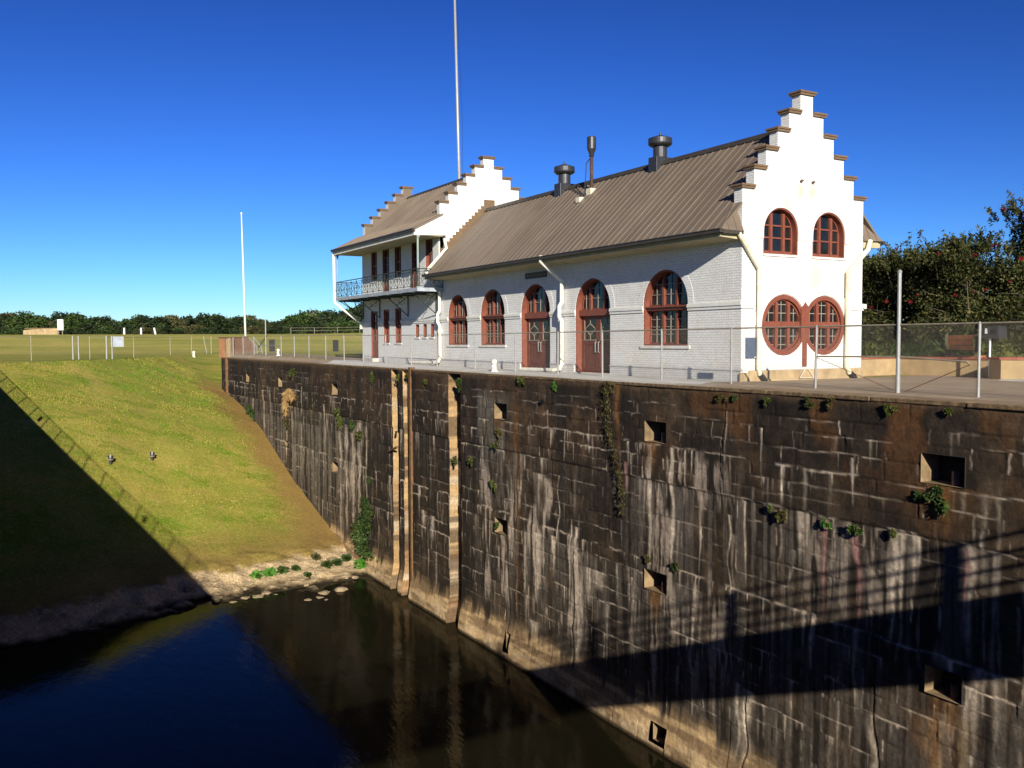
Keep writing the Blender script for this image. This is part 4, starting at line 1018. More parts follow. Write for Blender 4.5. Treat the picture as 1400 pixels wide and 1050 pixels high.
# stepped brown flashing where the main roof meets the wing
n_ = 14; L = []; ya, yb = 2.75, 5.42
L = [(ya, rz_(ya)-.05)]
for i in range(n_):
    y0_ = ya+(yb-ya)*i/n_; y1_ = ya+(yb-ya)*(i+1)/n_; zt2 = rz_(y0_)+.50
    L += [(y0_, zt2), (y1_, zt2)]
L += [(yb, 9.05), (6.06, 9.05), (6.06, 8.75), (6.3, 8.75), (6.3, 8.5), (6.5, 8.5), (6.5, rz_(6.5)-.05), (YM, RZ-.05)]
MB().prism(GB(LX1), L[::-1], .0015, .05).build('stepped_flashing', 'capmetal', house)
# balcony
bx0, bx1, by = -34.4, -21.74, 1.2
mb = MB(); mb.box(bx0, bx1, by, YF-.001, 4.02, 4.15); mb.box(bx0-.02, bx1+.02, by-.03, by-.001, 3.98, 4.17); mb.box(bx1+.0005, bx1+.03, by, YF+.0, 3.98, 4.17); balc = mb.build('balcony', 'slab', house)
for i in range(8):
    mb = MB(); x = bx0+.4+i*(bx1-bx0-.8)/7; mb.box(x-.04, x+.04, by+.02, YF-.01, 3.90, 4.019); mb.build('joist', 'iron', balc)
def railing(pts0, pts1, nb):
    mb = MB(); A = Vector(pts0); B = Vector(pts1); d = (B-A)
    up = Vector((0, 0, 1))
    for h, r in ((1.0, .028), (.86, .014), (.12, .016)): mb.tube([A+up*h, B+up*h], r, 6)
    for i in range(nb):
        p = A+d*(i/nb); q = A+d*((i+1)/nb); m_ = (p+q)/2
        mb.tube([p, p+up*1.0], .016, 5)
        mb.tube([p+up*.12, q+up*.86], .012, 5); mb.tube([q+up*.12, p+up*.86], .012, 5)
        c_ = m_+up*.49; dd = d.normalized()
        ring = [c_+dd*(.16*math.cos(t))+up*(.30*math.sin(t)) for t in [2*math.pi*j/16 for j in range(17)]]
        mb.tube(ring, .012, 4, caps=False)
        ring = [p+up*.49+dd*(.09*math.cos(t))+up*(.09*math.sin(t)) for t in [2*math.pi*j/10 for j in range(11)]]
        mb.tube(ring, .010, 4, caps=False)
        mb.tube([p+up*.49, q+up*.49], .008, 4)
    mb.tube([B, B+up*1.0], .016, 5)
    return mb
railing((bx0+.05, by+.03, 4.15), (bx1-.05, by+.03, 4.15), 14).build('railing', 'iron', balc)
railing((bx1-.03, by+.06, 4.15), (bx1-.03, YF-.03, 4.15), 2).build('railing', 'iron', balc)
railing((bx0+.03, by+.06, 4.15), (bx0+.03, YF-.03, 4.15), 2).build('railing', 'iron', balc)
for x in (bx1-.1, bx0+.12):
    mb = MB(); mb.tube([(x, by+.08, 4.15), (x, by+.08, 6.87)], .055, 10); mb.box(x-.08, x+.08, by, by+.16, 4.15, 4.25); mb.box(x-.08, x+.08, by, by+.16, 6.78, 6.868); mb.build('porch_post', 'post_green', house)
for x in (-33.4, -30.6, -26.3, -22.55):
    mb = MB(); mb.tube([(x, YF-.05, 3.98), (x, YF-.05, 2.80)], .035, 6); mb.tube([(x, by+.1, 3.93), (x, YF-.06, 2.84)], .03, 6); mb.tube([(x, YF-.06, 3.93), (x, by+.75, 3.42)], .02, 6)
    ring = [(x, YF-.42+.18*math.cos(t), 3.66+.18*math.sin(t)) for t in [2*math.pi*j/12 for j in range(13)]]; mb.tube(ring, .012, 4, caps=False)
    mb.build('balcony_bracket', 'iron', balc)
for x, s_ in ((-33.62, -1),):
    mb = MB(); mb.tube([(bx0+.1, YF-.3, 3.97), (x, YF-.1, 2.84)], .03, 6); mb.tube([(bx0+.1, by+.2, 3.97), (x, YF-.05, 3.0)], .025, 6); mb.build('balcony_bracket', 'iron', balc)
pipe([(bx0-.05, by-.1, 7.05), (bx0-.05, by-.08, 4.1), (bx0-.05, by-.05, 3.85), (-33.70, YF-.1, 2.55), (-33.70, YF-.08, 2.2)], .09)
mb = MB(); mb.tube([(-22.02, YF-.1, 2.0), (-22.02, YF-.1, 1.85)], .12, 8); mb.build('pipe_joint', 'white_pipe', house)
def on_ground(px, py):
    d = (_f + CR*(px-700)/FPX - CU*(py-525)/FPX).normalized()
    ts = np.linspace(20, 130, 4400); zz = CAMLOC.z+d.z*ts; gg = np.maximum(ground_z(CAMLOC.x+d.x*ts, CAMLOC.y+d.y*ts), WATER)
    i = int(np.argmax(zz < gg)); t = ts[i]
    return CAMLOC+d*t
# ================================================================== FENCES
FY = 1.5
def fz_(x): return float(np.interp(x, [-62, -45, -33, -10, 40], [.33, .30, .15, .05, .03]))
fence = thing('chain_link_fence', (-20, FY, 0), 'galvanised chain link fence along the lock wall top, before the white house', 'fence')
PXS = [-60.13, -56.31, -52.56, -48.1, -44.63, -41.11, -37.44, -33.84, -30.47, -26.87, -23.27, -20.08, -15.96, -12.24, -8.89, -5.87, -2.47, .82, 4.07, 6.67, 8.79, 12.1, 15.4, 18.7, 21.0]
def ftop(x): return float(np.interp(x, [-62, -35, -20, 0, 20], [1.90, 1.79, 1.70, 1.74, 1.755]))
for i, x in enumerate(PXS):
    tall = 3.06 if abs(x-6.67) < .1 else 3.22 if abs(x+52.56) < .1 else ftop(x)-.01
    r = .047 if tall > 3 else .034
    lean = rnd.uniform(-.025, .025) if tall < 3 else 0
    mb = MB(); mb.tube([(x, FY, fz_(x)-.1), (x+lean, FY, tall)], r, 10)
    mb.lathe((x+lean, FY, tall), [(r*1.15, -.03), (r*1.2, .01), (r*.7, .04), (.004, .05)], 10)
    mb.build('post', 'galv', fence, smooth=False)
    if tall > 3 and x > 0:
        mb = MB(); mb.tube([(x, FY, .0), (x, FY, .95)], .056, 10); mb.build('post_sleeve', 'galv', fence)
mb = MB(); mb.tube([(x, FY-.0, ftop(x)) for x in [-60.13, -35, -20, 0, 6.61]], .021, 8); mb.build('top_rail', 'galv_dull', fence)
mb = MB(); mb.tube([(x, FY-.0, ftop(x)-.0) for x in [6.73, 12, 21]], .021, 8); mb.build('top_rail', 'galv_dull', fence)
mb = MB(); mb.tube([(4.10, FY, .93), (6.61, FY, .95)], .021, 8); mb.build('mid_rail', 'galv_dull', fence)
mb = MB(); mb.tube([(6.73, FY, .95), (8.5, FY, .86), (8.6, FY, .78)], .021, 8); mb.build('mid_rail', 'galv_dull', fence)
mb = MB(); mb.tube([(4.12, FY-.02, .90), (6.55, FY-.02, .12)], .008, 5); mb.build('truss_rod', 'rusty', fence)
mb = MB(); mb.tube([(8.6, FY-.02, .80), (6.9, FY-.02, .10)], .010, 5); mb.build('truss_rod', 'rusty', fence)
for x in (-52.4, ):
    mb = MB(); mb.tube([(-55.2, FY, 1.12), (-48.3, FY, 1.12)], .03, 6); mb.build('mid_rail', 'galv', fence)
chain(-3.9, 21, FY, .07, 1.74, .062, .0011).build('chain_link', 'wire', fence, recalc=False)
chain(-60, -3.9, FY, .25, 1.72, .085, .0010).build('chain_link', 'wire', fence, recalc=False)
mb = MB()
cr = random.Random(8)
for x in PXS:
    for j in range(3): z = .3+.5*j; mb.tube([(x, FY, z+.01*k_) for k_ in range(2)], .044, 6)
mb.build('tie_wire', 'galv_dull', fence)

# --- weathered fence across the grass at the head of the slope
ff = thing('chain_link_fence', (-60, -9, 0), 'thin far chain link fence crossing the grass at the head of the slope', 'fence')
fp = [at(px, py, 2, gzv) for px, py, gzv in [(-60, 495, .0), (-8, 494, .0), (43, 493, .0), (100, 491.5, .0), (123, 491, .0), (146, 491, .0), (183, 489, .0), (233, 486, .0), (262, 485, .0), (283, 484.5, .0), (289, 484.5, .0)]]
tops = []
for i, q in enumerate(fp):
    h = 1.9; z0 = gz(q.x, q.y)-.05; z0 = min(z0, .1); dbl = i in (3, 5)
    q = Vector((q.x, q.y, z0))
    lean = Vector((0, 0, 0))
    if i == 9: lean = Vector((-.1, -.35, 0))
    mb = MB(); mb.tube([q, q+lean+Vector((0, 0, h+.1))], .065 if dbl else .035, 8); mb.build('post', 'galv' if dbl or i > 8 else 'galv_dull', ff)
    if dbl: mb = MB(); mb.tube([q+Vector((.1, .42, 0)), q+Vector((.1, .42, h+.1))], .055, 8); mb.build('post', 'galv', ff)
    tops.append(q+Vector((0, 0, h)))
for i in range(len(tops)-2):
    if i == 8: continue
    mb = MB(); mb.tube([tops[i], tops[i+1]], .018, 6); mb.build('top_rail', 'galv_dull', ff)
mb = MB(); a = fp[5]; b = fp[6]; 
c0 = Vector((a.x, a.y+.35, 1.05)); mb.box(c0.x-.02, c0.x+.02, c0.y, c0.y+1.0, c0.z-.02, c0.z+.85); mb.build('notice_plate', 'slab', ff)

# --- rails on the levee path far behind
lf = thing('rail_fence', (-150, 60, 3), 'low white rail fence far off along the levee crest', 'fence')
for j in range(24):
    y = 32+j*4.6; z = gz(-149.5, y); mb = MB(); mb.tube([(-149.5, y, z-.1), (-149.5, y, z+1.2)], .045, 6); mb.build('post', 'galv', lf)
for h in (1.15, .6):
    mb = MB(); mb.tube([(-149.5, 32+j*4.6, gz(-149.5, 32+j*4.6)+h) for j in range(24)], .022, 6); mb.build('rail', 'galv_dull', lf)

# ================================================================== SMALL THINGS
for px, lab in ((170, 'white marker post on the levee crest, left one of three'), (193, 'white marker post on the levee crest, middle one of three'), (213, 'slightly tilted white marker post on the levee crest, right one of three')):
    q = at(px, 457, 0, -149.0); z = gz(q.x, q.y)
    mb = MB(); tl = .25 if px == 213 else 0
    mb.tube([(q.x, q.y, z-.2), (q.x, q.y-tl, z+1.05)], .16, 8); mb.tube([(q.x, q.y-tl, z+1.05), (q.x, q.y-tl, z+1.15)], .12, 8)
    tag(mb.build('marker_post', 'whitemetal', origin=(q.x, q.y, z)), lab, 'post', 'white posts on the levee crest')
# flagpoles
q = at(628, 250, 1, 13.0)
mb = MB(); H = 34.0; bx_, by_ = q.x, 13.0; d_ = Vector((-.030, -.006, 1))
mb.tube([Vector((bx_, by_, 0))+d_*(-(q.z-0)*0), Vector((bx_, by_, 0))+d_*H], .17, 12, r2=.07)
pole = thing('flagpole', (bx_, by_, 0), 'tall silver flagpole rising behind the house out of the top of the picture', 'flagpole')
# place so that it passes through the pixel where it meets the roof
off = d_*q.z
mb = MB(); P0 = Vector((q.x-off.x, 13.0-off.y, 0)); mb.tube([P0, P0+d_*H], .16, 12, r2=.07); mb.build('pole', 'galv', pole, smooth=True)
mb = MB(); mb.tube([P0+Vector((.1, .05, 1)), P0+d_*q.z+Vector((.22, .18, 0)), P0+d_*(q.z*1.35)+Vector((.28, .25, 0)), P0+d_*H], .011, 4); mb.build('halyard', 'black', pole)
mb = MB(); mb.lathe(P0, [(.4, 0), (.4, .15), (.22, .3), (.18, .6)], 14); mb.build('base', 'concrete', pole)
q = at(336, 461, 0, -104.0); P0 = Vector((q.x, q.y, gz(q.x, q.y)))
p2 = thing('flagpole', P0, 'slender white flagpole standing alone far left of the house', 'flagpole')
mb = MB(); t_ = at(330, 293, 0, -104.0); mb.tube([P0, t_], .17, 10, r2=.07); mb.build('pole', 'whitemetal', p2, smooth=True)
mb = MB(); mb.lathe(t_, [(.02, -.05), (.13, .04), (.15, .14), (.09, .24), (.01, .27)], 10); mb.build('finial', 'whitemetal', p2)
mb = MB(); mb.lathe(P0, [(.5, -.1), (.45, .3), (.2, .5)], 12); mb.build('base', 'whitemetal', p2)
# brick ruin beside the wall end
P0 = at(298, 488, 0, -76.0); yA = P0.y; P1 = at(347, 488, 0, -70.0)
ruin = thing('brick_ruin', (-73, (yA+P1.y)/2, 0), 'low old brick ruin with plastered panels at the far end of the lock wall', 'ruin')
zr = -.3
A = Vector((-76, yA+.1, zr)); B = Vector((-70, P1.y, zr)); dd = (B-A); L = dd.length; dn = dd.normalized(); nn = Vector((dn.y, -dn.x, 0))
def RF(u, v, n): p_ = A+dn*u+nn*n; return (p_.x, p_.y, zr+v)
hh = 2.15
MB().prism(RF, [(0, 0), (L, 0), (L, .9), (L-.25, 1.15), (L-.5, 1.6), (L-1.1, 1.95), (L-1.6, hh), (0, hh)], -.35, 0, [rect(L*.42, L*.46, 1.0, 1.9)]).build('wall', 'oldbrick', ruin)
MB().prism(RF, rect(L*.02, L*.17, .05, hh-.1), .001, .04).build('plaster_panel', 'rust_plaster' if 'rust_plaster' in M else 'plaster', ruin)
MB().prism(RF, rect(L*.23, L*.36, .05, hh-.1), .001, .05).build('plaster_panel', 'planter', ruin)
MB().prism(RF, rect(-.1, L-1.6, hh+.001, hh+.09), -.4, .06).build('wall_cap', 'capmetal', ruin)
mb = MB()
for t in (.39, .50): mb.tube([RF(L*t, 0, .3), RF(L*t, hh, .3)], .06, 6)
mb.build('drain_pipe', 'galv', ruin)
mb = MB(); q = at(362, 486, 0, -66.0); 
lad = thing('hand_ladder', (q.x, q.y, 0), 'curved steel ladder leaning at the end of the brick ruin', 'ladder')
for o_ in (0, .45):
    mb = MB(); mb.tube([(q.x, q.y-o_-.2, -.1), (q.x, q.y-o_-.3, .9), (q.x, q.y-o_-.75, 1.5), (q.x, q.y-o_-1.0, 1.75)], .05, 6); mb.build('side_rail', 'galv', lad)
mb = MB()
for h in (.2, .5, .8, 1.1): mb.tube([(q.x, q.y-.22, h), (q.x, q.y-.72, h)], .03, 5)
mb.build('rungs', 'galv', lad)
# white hydrant-like standpipe, white bollard by the house
def bollard(p, s, lab, name='bollard'):
    mb = MB(); mb.lathe(p, [(.20*s, 0), (.20*s, .06*s), (.12*s, .12*s), (.10*s, .42*s), (.12*s, .46*s), (.15*s, .50*s), (.15*s, .58*s), (.11*s, .66*s), (.03*s, .70*s)], 16)
    mb.box(p[0]-.05*s, p[0]+.05*s, p[1]-.16*s, p[1], p[2]+.28*s, p[2]+.36*s)
    return tag(mb.build(name, 'white_pipe', origin=p, smooth=False), lab, 'bollard')
q = at(676, 507.5, 1, 1.05); bollard((q.x, q.y, fz_(q.x)*.2+.03), .78, 'short white cast bollard on the coping before the two narrower arched windows')
q = at(265, 485, 0, -80); bollard((q.x, q.y, gz(q.x, q.y)-.05), 1.0, 'small white bollard in the grass near the leaning fence posts')
q = at(380.5, 487, 1, 1.2); bollard((q.x, q.y, fz_(q.x)), .8, 'white standpipe between the fence posts near the far end of the lock wall', 'standpipe')
# dark notice boards on the levee lawn
for px, lab in ((372, 'dark upright board in the levee grass, seen just left of the far fence standpipe'), (459, 'dark upright board in the levee grass, nearer the white house')):
    q = at(px, 478, 0, -100); z = gz(q.x, q.y)
    mb = MB(); mb.box(q.x-.08, q.x+.08, q.y-.38, q.y+.38, z+.15, z+1.75); b = thing('notice_board', (q.x, q.y, z), lab, 'sign', 'dark boards on the levee lawn')
    mb.build('panel', 'post_green' if False else 'black', b); mb = MB(); mb.tube([(q.x-.05, q.y, z-.1), (q.x-.05, q.y, z+.3)], .06, 6); mb.build('post', 'galv_dull', b)
# long low pump house wall and white tank far left on the levee
q = at(32, 460, 0, -152); q2 = at(79, 460, 0, -152)
pw = thing('low_concrete_wall', (-152, (q.y+q2.y)/2, 2.5), 'long low tan concrete wall on the levee crest at far left', 'wall')
z_ = gz(-152, q.y); mb = MB(); mb.prism(GB(-152), [(q.y, z_-1), (q2.y, z_-1), (q2.y, z_+1.05), ((q.y+q2.y)/2, z_+1.0), (q.y+.2, z_+.8), (q.y, z_+.7)], -1.2, 0); mb.build('wall', 'tan_concrete', pw)
mb = MB(); mb.box(-153.2, -151.95, q.y+.2, q2.y, z_+1.06, z_+1.12); mb.build('wall_cap', 'planter', pw)
q3 = at(83, 455, 0, -151); mb = MB(); mb.box(-152, -151, q3.y-.45, q3.y+.45, z_+.75, z_+2.6); wt = thing('control_cabinet', (-151.5, q3.y, z_), 'pale upright cabinet at the right end of the low tan wall', 'cabinet'); mb.build('cabinet', 'whitemetal', wt, bevel=.05)
mb = MB()
for o_ in (-.3, .3): mb.tube([(-151.5, q3.y+o_, z_-.2), (-151.5, q3.y+o_, z_+.75)], .08, 6)
mb.build('stand', 'galv_dull', wt)
# two survey lamps on the slope
for px, py, lab in ((151, 634, 'small weathered flood lamp on a stub in the grass slope, left one'), (208, 629, 'small weathered flood lamp on a stub in the grass slope, right one')):
    q = on_ground(px, py)
    z = gz(q.x, q.y); t = thing('flood_lamp', (q.x, q.y, z), lab, 'lamp', 'flood lamps on the slope')
    mb = MB(); mb.tube([(q.x, q.y, z-.1), (q.x, q.y, z+.22)], .09, 8); mb.build('stub', 'blacksteel', t)
    mb = MB(); mb.lathe((q.x, q.y, z+.14), [(.10, .05), (.18, .09), (.18, .12), (.09, .14)], 12); mb.build('collar', 'galv_dull', t)
    mb = MB(); mb.tube([(q.x+.02, q.y, z+.27), (q.x-.08, q.y+.03, z+.44)], .11, 10, r2=.16); mb.build('lamp_head', 'blacksteel', t)
# ---------------- plaza on the right: planters, bench, sign
def wall_seg(name, p0, p1, t, z0, z1, lab, capname='cap'):
    a = Vector((p0[0], p0[1], 0)); b = Vector((p1[0], p1[1], 0)); d = (b-a).normalized(); n = Vector((d.y, -d.x, 0)); L = (b-a).length
    Fw = lambda u, v, w: tuple(a+d*u+n*w+Vector((0, 0, v)))
    th = thing(name, ((p0[0]+p1[0])/2, (p0[1]+p1[1])/2, z0), lab, 'planter wall')
    MB().prism(Fw, rect(0, L, z0, z1-.07), -t, 0).build('wall', 'planter', th)
    MB().prism(Fw, rect(-.03, L+.03, z1-.069, z1), -t-.04, .04).build('brick_cap', 'redcap', th)
    MB().prism(Fw, rect(0, L, z0, z0+.06), .001, .02).build('wall_base', 'redcap', th)
    return th
w1a = Vector((-.9, 9.2, 0)); w1b = Vector((-1.12, 11.9, 0))
wall_seg('planter_wall', (w1a.x, w1a.y), (w1b.x, w1b.y), .3, 0, .74, 'low sunlit tan planter wall with red brick cap beside the gable corner')
w2b = Vector((2.6, 12.25, 0))
wall_seg('planter_wall', (w1b.x-.28, w1b.y+.03), (w2b.x, w2b.y), .3, 0, .74, 'long shaded tan planter wall with red brick cap in front of the bottlebrush')
w3a = at(1352, 518, 2, .05); w3b = at(1368, 519, 2, .05); w3c = at(1425, 522, 2, .05)
t3 = thing('planter_wall', (w3a.x, w3a.y, 0), 'tan planter box corner with red brick cap at the right edge, by the black shadow solid', 'planter wall')
Pz = [(w3a.x, w3a.y), (w3b.x, w3b.y), (w3c.x+1.0, w3c.y+2.2), (w3a.x-.6+1.0, w3a.y+3.6)]
mb = MB(); mb.prism(lambda u, v, n: (u, v, n), Pz, 0, .70); mb.build('wall', 'planter', t3)
cxp = sum(q[0] for q in Pz)/4; cyp = sum(q[1] for q in Pz)/4
mb = MB(); mb.prism(lambda u, v, n: (u, v, n), [(cxp+(a-cxp)*1.04, cyp+(b-cyp)*1.04) for a, b in Pz], .7005, .78); mb.build('brick_cap', 'redcap', t3)
# bench seen from behind
ba = at(1294, 490, 1, 12.6); bb = at(1335, 490, 1, 12.25)
bt = thing('park_bench', ((ba.x+bb.x)/2, 12.45, 0), 'orange wooden slatted bench with olive posts behind the long planter wall', 'bench')
for q in (ba, bb): 
    mb = MB(); mb.box(q.x-.05, q.x+.05, q.y-.04, q.y+.04, 0, 1.56); mb.build('post', 'olivepost', bt)
for i in range(3):
    mb = MB(); z = 1.0+i*.185; a = Vector((ba.x+.06, ba.y, z)); b = Vector((bb.x-.12, bb.y, z))
    mb.add([a+Vector((0, -.03, 0)), b+Vector((0, -.03, 0)), b+Vector((0, .02, 0)), a+Vector((0, .02, 0)), a+Vector((0, -.03, .16)), b+Vector((0, -.03, .16)), b+Vector((0, .02, .16)), a+Vector((0, .02, .16))], [(0, 1, 2, 3), (4, 5, 6, 7), (0, 1, 5, 4), (1, 2, 6, 5), (2, 3, 7, 6), (3, 0, 4, 7)])
    mb.build('back_slat', 'wood', bt, bevel=.01)
mb = MB(); mb.box(ba.x, bb.x, 12.5, 12.95, .74, .80); mb.build('seat', 'wood', bt)
# lit box sign on a pole
q = at(1353, 492, 1, 11.6); sg = thing('box_sign', (q.x, q.y, 0), 'grey box-shaped display case on a white pole, right of the wooden bench', 'sign')
mb = MB(); mb.tube([(q.x, q.y, 0), (q.x, q.y, 1.45)], .035, 8); mb.build('pole', 'whitemetal', sg)
a = at(1342, 463, 1, 11.5); b = at(1366, 446, 1, 11.5)
mb = MB(); mb.box(a.x, b.x, 11.5, 11.95, a.z, b.z); mb.build('case', 'blacksteel', sg, bevel=.02)
mb = MB(); mb.box(a.x+.08, b.x-.10, 11.485, 11.498, a.z+.15, b.z-.04); mb.build('window', 'glass', sg)
mb = MB(); mb.prism(FR(11.484), [(a.x+.12, a.z+.17), (a.x+.22, a.z+.17), (a.x+.2, b.z-.07), (a.x+.13, b.z-.06)], 0, .004); mb.build('picture', 'whitemetal', sg)
# dark solid added where a bollard shadow falls on the planter, and slab
q = at(1391, 518, 2, .05); bn = thing('shadow_solid', (q.x, q.y, 0), 'black urn-shaped solid added for the shadow on the tan planter corner', 'shadow stand-in')
mb = MB(); mb.lathe((q.x, q.y, .04), [(.17, 0), (.19, .03), (.19, .34), (.14, .40), (.17, .46)], 20); mb.build('body', 'black', bn)
mb = MB(); mb.lathe((q.x, q.y, .50), [(.17, 0), (.18, .04), (.13, .13), (.05, .18), (.01, .19)], 20); mb.build('shadow_top', 'black', bn)
q = at(1390, 521, 2, .05); mb = MB(); mb.box(q.x-.45, q.x+.9, q.y-.25, q.y+.75, .02, .085); tag(mb.build('slab', 'concrete', origin=(q.x, q.y, .02), bevel=.01), 'pale concrete slab under the black shadow solid', 'slab')

# ================================================================== VEGETATION
def leaf_mesh(name, cen, nrm_out, size, mat, parent=None, origin=(0, 0, 0), asp=.45, seed=1, droop=0, fold=True):
    """many small leaf quads; cen: Nx3 leaf centres"""
    g_ = np.random.default_rng(seed); n = len(cen)
    d = g_.normal(size=(n, 3)); d /= np.linalg.norm(d, axis=1)[:, None]; d = d*.8+nrm_out*.5; d[:, 2] -= droop; d /= np.linalg.norm(d, axis=1)[:, None]
    o = g_.normal(size=(n, 3)); s_ = np.cross(d, o); s_ /= np.linalg.norm(s_, axis=1)[:, None]+1e-9
    sz = size*(.6+.8*g_.random(n))[:, None]; w_ = sz*asp*.5
    co = np.stack([cen-d*sz*.5, cen+s_*w_, cen+d*sz*.5, cen-s_*w_], 1).reshape(-1, 3)
    q_ = np.arange(n*4).reshape(n, 4)
    return np_mesh(name, co, q_, mat, False, parent, origin)
def crown_pts(blobs, n, g_, shell=.55):
    B = np.array(blobs); p_ = B[:, 3]**2; p_ = p_/p_.sum(); k_ = g_.choice(len(B), n, p=p_)
    d = g_.normal(size=(n, 3)); d /= np.linalg.norm(d, axis=1)[:, None]
    rr = (shell+(1-shell)*g_.random(n)**.6)*(1+.16*g_.normal(size=n))
    return B[k_, :3]+d*rr[:, None]*B[k_, 3:4]*np.array([1, 1, .85]), d
def blobs_for(g_, rx, ry, z0, z1, nb, r0, r1):
    out = []
    while len(out) < nb:
        u = g_.uniform(-1, 1, 3)
        if (u**2).sum() > 1: continue
        zc = (z0+z1)/2+u[2]*(z1-z0)/2; sc = 1.0
        out.append((u[0]*rx, u[1]*ry, zc, g_.uniform(r0, r1)))
    return out
# ---- distant trees: prototypes copied along the horizon
protos = []
PK = [('leaf_dark', 'round dark green broadleaf tree in the far treeline'), ('leaf_mid', 'mid green bushy tree in the far treeline'), ('leaf_olive', 'olive brown open crowned tree in the far treeline')]
for k_ in range(6):
    g_ = np.random.default_rng(100+k_); kind = [0, 1, 2, 0, 1, 0][k_]
    t = thing('broadleaf_tree', (-330-k_*12, 400+k_*20, 0), PK[kind][1], 'tree', 'trees beyond the levee')
    ox, oy = t.location.x, t.location.y
    H_ = [11, 10, 12, 12.5, 8.5, 10][k_]; bl = blobs_for(g_, 4.2, 4.2, 3.0, H_-1.5, 22 if kind != 2 else 15, 1.1, 2.2)
    c_, d_n = crown_pts(bl, 5200 if kind != 2 else 3400, g_)
    c_ = c_+np.array([ox, oy, 0])
    leaf_mesh('crown', c_, d_n, .62, PK[kind][0], t, tuple(t.location), .7, k_)
    mb = MB(); mb.tube([(ox, oy, -.5), (ox+.2, oy, 2.5), (ox-.1, oy+.2, H_*.55)], .38, 8, r2=.16)
    for j in range(5):
        a_ = j*1.3; mb.tube([(ox, oy, 2.4+j*.5), (ox+1.6*math.cos(a_), oy+1.6*math.sin(a_), 4.4+j*.6), (ox+2.9*math.cos(a_), oy+2.9*math.sin(a_), 6+j*.6)], .16, 6, r2=.05)
    mb.build('trunk', 'bark', t); protos.append((t, kind, H_))
def copy_tree(src, loc, s, rot):
    r = src.copy(); COL.objects.link(r); r.location = loc; r.scale = s; r.rotation_euler = (0, 0, rot)
    for ch in src.children:
        c2 = ch.copy(); COL.objects.link(c2); c2.parent = r
    return r
tr = random.Random(21); first = [True]*6
spots = []
px = -260.0
while px < 700:
    X_ = -tr.uniform(300, 340); tgt = float(np.interp(px, [-260, 0, 45, 75, 110, 150, 175, 230, 255, 300, 335, 380, 420, 440, 470, 500, 700], [434, 433, 430, 437, 433, 441, 436, 433, 430, 436, 432, 437, 434, 428, 421, 422, 420]))
    spots.append((px, X_, tgt+tr.uniform(-6, 5)-1.5)); px += tr.uniform(9, 17)
    if tr.random() < .75: spots.append((px-5, X_-45, tgt+tr.uniform(1, 6)))
for px in np.arange(-250, 700, 13.0): spots.append((px+tr.uniform(-4, 4), -tr.uniform(262, 285), 447+tr.uniform(-5, 3)-(10 if px > 440 else 0)))
for i, (px, X_, top) in enumerate(spots):
    q = at(px, top, 0, X_); k_ = tr.choice([0, 0, 1, 2, 3, 3, 4, 5]) if px < 430 else tr.choice([1, 4, 4, 0, 5, 1])
    src, kind, H_ = protos[k_]; zb = .2; s = (q.z-zb)/H_*1.06; sx_ = max(s, .75)*tr.uniform(1.0, 1.35)
    if first[k_]: 
        src.location = (q.x, q.y, zb); src.scale = (sx_, sx_, s); first[k_] = False; continue
    copy_tree(src, (q.x, q.y, zb), (sx_, sx_, s), tr.random()*6.28)
